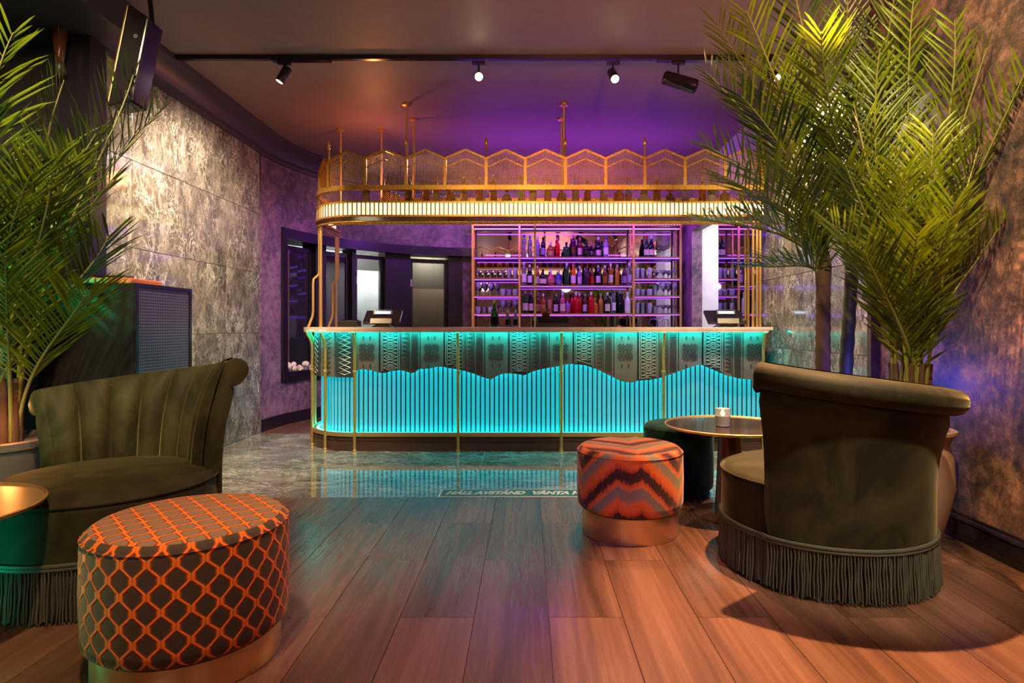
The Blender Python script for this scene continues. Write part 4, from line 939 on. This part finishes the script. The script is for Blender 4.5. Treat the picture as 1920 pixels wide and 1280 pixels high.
def stool(loc, R, h, mat, base_mat, label, base_h=0.125, rz=0):
    s_ = thing('round_stool', label, 'stool', loc, rz, 'round upholstered stools')
    e = 0.045
    prof = [(R-0.06, base_h), (R-0.02, base_h+0.004), (R-0.004, base_h+0.02), (R, base_h+0.05), (R+0.003, (base_h+h)/2), (R, h-e)]
    prof += [(R-e+e*math.cos(q), h-e+e*math.sin(q)) for q in [math.radians(x) for x in (15, 32, 50, 68, 85)]]+[(R*0.6, h+0.004), (0.02, h+0.006)]
    MB().lathe(prof, n=72).build('cushion', mat, s_, 50)
    pts = [((R-0.002)*math.cos(2*PI*i/72), (R-0.002)*math.sin(2*PI*i/72), h-0.028) for i in range(73)]
    MB().tube(pts, 0.0035, 5, False).build('piping', mat, s_, 60)
    MB().lathe([(R-0.04, 0.0), (R-0.028, 0.0), (R-0.026, 0.004), (R-0.026, base_h-0.001), (R-0.04, base_h-0.001)], n=72).build('base_ring', base_mat, s_, 40)
    return s_
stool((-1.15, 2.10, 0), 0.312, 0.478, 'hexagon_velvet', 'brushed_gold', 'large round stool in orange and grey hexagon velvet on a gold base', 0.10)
stool((0.567, 3.39, 0), 0.288, 0.472, 'flame_velvet', 'brushed_gold', 'round stool in orange flame-stitch velvet on a gold base', 0.135)
stool((1.03, 4.18, 0), 0.232, 0.47, 'velvet_green', 'velvet_green', 'plain dark green velvet stool behind the candle table', 0.03)

def table(loc, label, top_mat, R=0.38, h=0.535):
    t_ = thing('side_table', label, 'table', loc, 0, 'round pedestal tables')
    MB().lathe([(0.05, h-0.022), (R-0.05, h-0.018), (R-0.006, h-0.008), (R, h+0.004), (R-0.004, h+0.007), (R-0.010, h+0.001), (R-0.0105, h-0.006)], n=64, caps=False).build('rim', 'brass_satin', t_, 40)
    MB().lathe([(R-0.011, h-0.007), (R-0.011, h)], n=64).build('table_top', top_mat, t_, 40)
    MB().lathe([(0.088, 0.022), (0.085, 0.05), (0.064, h-0.05), (0.062, h-0.0225)], n=32).build('pedestal', 'table_leg', t_, 40)
    MB().lathe([(0.205, 0), (0.21, 0.004), (0.208, 0.014), (0.19, 0.0215), (0.08, 0.0215)], n=48).build('foot_disc', 'table_leg', t_, 40)
    return t_
table((1.21, 3.66, 0), 'round dark pedestal table with brass rim carrying the candle glass', 'table_top')
table((-2.08, 2.05, 0), 'round brass tray table cut off by the left edge', 'brushed_gold', 0.38, 0.50)
cg = thing('candle_glass', 'ribbed glass tumbler with a lit candle on the round table', 'candle', (1.155, 3.62, 0.5355))
n = 20; prof = [(0.036, 0), (0.040, 0.004), (0.047, 0.105), (0.0445, 0.105), (0.0385, 0.012), (0.004, 0.010)]
MB().lathe(prof, n=20).build('tumbler', 'glass', cg, 20)
MB().lathe([(0.034, 0.0125), (0.037, 0.014), (0.041, 0.062), (0.02, 0.060)], n=18).build('wax', 'g_cream', cg, 40)
MB().lathe([(0.003, 0.062), (0.013, 0.072), (0.009, 0.086), (0.001, 0.102)], n=10).build('flame', 'flame', cg, 60)
light('POINT', 'candle_light', (1.155, 3.62, 0.615), 0.8, (1.0, 0.55, 0.2), None, 0.012)

# ================================================================== PALMS
def frond(base, tip, name, parent, bow=0.35, leaf_len=0.34, pairs=34, xmax=None, bare=0.28, seed=0, side=None, mat='palm_leaf', xmin=None, zmax=CEIL-0.03):
    R_ = random.Random(seed); B, T = Vector(base), Vector(tip); L = (T-B).length
    hz = Vector((T.x-B.x, T.y-B.y, 0)); up = Vector((0, 0, 1))
    C1 = B+up*L*0.42+hz*0.06; C2 = B+(T-B)*0.62+up*L*bow+Vector((R_.uniform(-1, 1), R_.uniform(-1, 1), 0))*L*0.06
    def pt(t_): u_ = 1-t_; return B*u_**3+C1*3*u_*u_*t_+C2*3*u_*t_*t_+T*t_**3
    def tg(t_): return (pt(min(1, t_+0.01))-pt(max(0, t_-0.01))).normalized()
    b = MB(); ts = [i/16 for i in range(17)]
    b.tube([pt(t_) for t_ in ts], [0.0085*(1-t_)**0.7+0.0018 for t_ in ts], 5)
    st_ = b.v[:]; sf_ = b.f[:]
    lf = MB()
    def cl(v):
        v = Vector(v)
        if xmax is not None and v.x > xmax: v.x = xmax-0.004*R_.random()
        if xmin is not None and v.x < xmin: v.x = xmin+0.004*R_.random()
        if v.z > zmax: v.z = zmax-0.01*R_.random()
        if v.z < 0.25: v.z = 0.25
        return v
    for i in range(pairs):
        t_ = bare+(1-bare)*(i+0.5)/pairs; p = pt(t_); d = tg(t_)
        sd = d.cross(up)
        if sd.length < 0.15: sd = d.cross(Vector((0, 1, 0)) if side is None else Vector(side))
        sd.normalize(); nr = sd.cross(d).normalized()
        q = (t_-bare)/(1-bare); ll = leaf_len*(0.55+0.45*math.sin(PI*min(1, q*1.05)**0.8))*(1.0 if q < 0.82 else 1-(q-0.82)*1.6)*R_.uniform(0.86, 1.1)
        for sg in (1, -1):
            an = math.radians(R_.uniform(40, 54)-14*q); lift = R_.uniform(0.25, 0.62)
            dd = (d*math.cos(an)+sd*sg*math.sin(an)+nr*lift*math.sin(an)).normalized()
            wv = dd.cross(nr).normalized(); w_ = 0.0064*R_.uniform(0.8, 1.25)
            droop = Vector((0, 0, -1))*ll*R_.uniform(0.00, 0.16)
            a0 = p+dd*0.004; a1 = p+dd*ll*0.45+droop*0.15; a2 = p+dd*ll*0.78+droop*0.55; a3 = p+dd*ll+droop
            f_ = nr*w_*0.55
            lf.add([cl(a0-wv*w_*0.45), cl(a0+wv*w_*0.45), cl(a1-wv*w_), cl(a1+f_*-1), cl(a1+wv*w_), cl(a2-wv*w_*0.7), cl(a2-f_*0.7), cl(a2+wv*w_*0.7), cl(a3)],
                   [(0, 3, 2), (0, 1, 3), (1, 4, 3), (2, 3, 6, 5), (3, 4, 7, 6), (5, 6, 8), (6, 7, 8)])
    fo = lf.build('frond', mat, parent, 60)
    s2 = MB(); s2.v = [tuple(cl(v)) for v in st_]; s2.f = sf_; s2.build('rachis', 'palm_stem', fo, 60)
    return fo
def WP(px, py, y): return ((px-988)/1150*y, y, H-(py-613)/1150*y)     # scale helper: bearing and depth to metres
def pot(name, label, loc, prof, mat):
    p_ = thing(name, label, 'planter', loc, 0)
    MB().lathe(prof, n=40).build('body', mat, p_, 40)
    r, h = prof[-1]; MB().lathe([(r*0.985, h-0.03), (0.02, h-0.022)], n=30).build('soil', 'soil', p_)
    return p_
def trunk(b, pts, r0, r1, rings=14):
    n = rings*2; P = []; Rr = []
    pts = [Vector(p) for p in pts]
    for i in range(n+1):
        f = i/n*(len(pts)-1); k = min(int(f), len(pts)-2); p = pts[k].lerp(pts[k+1], f-k); P.append(p); Rr.append((r0+(r1-r0)*i/n)*(1.0 if i % 2 else 1.12))
    b.tube(P, Rr, 10)
# left palm
pot('floor_planter', 'grey tapered floor planter holding the left palm', (-2.78, 3.18, 0), [(0.19, 0), (0.20, 0.01), (0.275, 0.50), (0.285, 0.505), (0.288, 0.54), (0.262, 0.545), (0.256, 0.52)], 'planter_grey')
pl = thing('palm_plant', 'tall green-lit palm at the left edge in the grey planter', 'palm', (0, 0, 0))
LB = (-2.76, 3.18, 0.525)
LT = [((250, 140), 3.35, .30), ((300, 205), 3.55, .22), ((205, 440), 3.05, .16), ((120, 150), 3.40, .30), ((25, 60), 2.85, .28), ((-70, 180), 2.75, .3), ((100, 300), 2.85, .30), ((-50, 400), 2.75, .25), ((165, 545), 2.95, .12), ((55, 330), 2.80, .3), ((150, 300), 3.05, .28), ((-120, 120), 3.1, .3), ((180, 250), 3.2, .26), ((10, 480), 2.70, .22), ((215, 330), 3.35, .22)]
for i, (pp_, d_, bw) in enumerate(LT):
    bx_ = (LB[0]+0.10*math.cos(i*2.4), LB[1]+0.08*math.sin(i*2.4), LB[2])
    frond(bx_, WP(*pp_, d_), 'frond', pl, bw*0.55, 0.44, 30, None, 0.30, i, xmin=-3.56, zmax=2.95)
b = MB()
for i in range(9):
    a = i*2.4; p0 = Vector((LB[0]+0.09*math.cos(a), LB[1]+0.09*math.sin(a), LB[2]-0.02)); trunk(b, [p0, p0+Vector((0.02*math.cos(a), 0.02*math.sin(a), 0.35))], 0.028, 0.014, 5)
b.build('stem_cluster', 'trunk', pl, 60)
# right rear palm with two trunks
pot('round_planter', 'brown planter of the two-trunk palm, behind the right armchair', (1.93, 3.86, 0), [(0.18, 0), (0.19, 0.01), (0.25, 0.30), (0.235, 0.46), (0.245, 0.48), (0.225, 0.48), (0.22, 0.45)], 'terracotta')
pr = thing('palm_tree', 'tall two-trunk palm in front of the right marble wall', 'palm', (0, 0, 0))
b = MB(); trunk(b, [(1.87, 3.86, 0.46), (1.862, 3.86, 0.9), (1.86, 3.85, 1.40)], 0.046, 0.040); b.tube([(1.86, 3.85, 1.38), (1.86, 3.85, 1.50), (1.86, 3.85, 1.70)], [0.044, 0.050, 0.012], 10); b.build('trunk', 'trunk', pr, 60)
b = MB(); trunk(b, [(2.00, 3.88, 0.46), (2.01, 3.86, 0.9), (2.03, 3.84, 1.40)], 0.040, 0.036, 8); b.tube([(2.03, 3.84, 1.38), (2.035, 3.84, 1.55), (2.04, 3.84, 1.80)], [0.038, 0.044, 0.012], 10); b.build('trunk', 'trunk_green', pr, 60)
T1, T2 = (1.86, 3.85, 1.38), (2.03, 3.84, 1.38)
RT = [(T1, (1345, 45), 3.45, .26), (T1, (1325, 135), 3.6, .22), (T1, (1318, 270), 3.55, .20), (T1, (1322, 410), 3.6, .16), (T1, (1400, 20), 3.2, .26), (T2, (1480, -60), 3.3, .2), (T1, (1430, 500), 3.75, .12), (T2, (1590, -40), 3.4, .2), (T2, (1680, -30), 3.35, .2), (T2, (1540, 60), 3.0, .28), (T1, (1390, 180), 3.25, .26), (T2, (1450, 300), 3.3, .24), (T2, (1640, 120), 3.3, .2), (T1, (1360, 330), 3.3, .18), (T2, (1550, 240), 3.3, .25), (T1, (1480, 130), 3.7, .2), (T2, (1720, 60), 3.3, .2), (T1, (1400, 400), 3.9, .2)]
for i, (bs, pp_, d_, bw) in enumerate(RT): frond(bs, WP(*pp_, d_), 'frond', pr, bw*0.62, 0.40, 32, 2.235, 0.12, 40+i)
# right front palm
pot('tall_planter', 'terracotta planter between the right armchair and the plaster wall', (2.02, 3.22, 0), [(0.12, 0), (0.13, 0.01), (0.195, 0.30), (0.185, 0.45), (0.165, 0.52), (0.185, 0.56), (0.20, 0.575), (0.20, 0.59), (0.17, 0.59), (0.16, 0.55)], 'terracotta')
pf = thing('palm_plant', 'bushy bright palm behind the right armchair, against the plaster wall', 'palm', (0, 0, 0))
FB = (2.01, 3.22, 0.57)
FT = [((1585, 310), 3.0, .30), ((1690, 330), 2.85, .3), ((1715, -20), 3.05, .15), ((1925, 130), 2.74, .12), ((1875, 425), 2.90, .14), ((1620, 470), 2.95, .28), ((1790, 40), 3.0, .15), ((1600, 190), 3.1, .25), ((1750, 250), 2.9, .26), ((1650, 90), 3.05, .22), ((1840, 260), 2.88, .2), ((1720, 440), 2.8, .26), ((1850, 90), 2.9, .14), ((1560, 420), 3.1, .22), ((1790, 380), 2.8, .25), ((1660, 230), 3.2, .22)]
for i, (pp_, d_, bw) in enumerate(FT):
    bx_ = (FB[0]+0.07*math.cos(i*2.4), FB[1]+0.07*math.sin(i*2.4), FB[2])
    frond(bx_, WP(*pp_, d_), 'frond', pf, bw*0.55, 0.38, 32, 2.268, 0.26, 80+i)
b = MB()
for i in range(8):
    a = i*2.4; p0 = Vector((FB[0]+0.06*math.cos(a), FB[1]+0.06*math.sin(a), FB[2]-0.02)); trunk(b, [p0, p0+Vector((0.03*math.cos(a), 0.03*math.sin(a), 0.38))], 0.022, 0.012, 5)
b.build('stem_cluster', 'trunk', pf, 60)

# ------------------------------------------------------------------ put each assembled thing's origin at its base
def rebase(o, base):
    o.location = base
    for c in o.children: c.location = Vector(c.location)-Vector(base)
rebase(bar, (0.1, 6.05, 0)); rebase(can, (0.1, 6.05, 2.12)); rebase(sh, (0.7, 8.8, 0)); rebase(tr, (-0.5, TY, CEIL)); rebase(st, (0.2, 4.14, 0))
rebase(pl, LB); rebase(pr, (1.93, 3.86, 0.46)); rebase(pf, FB)
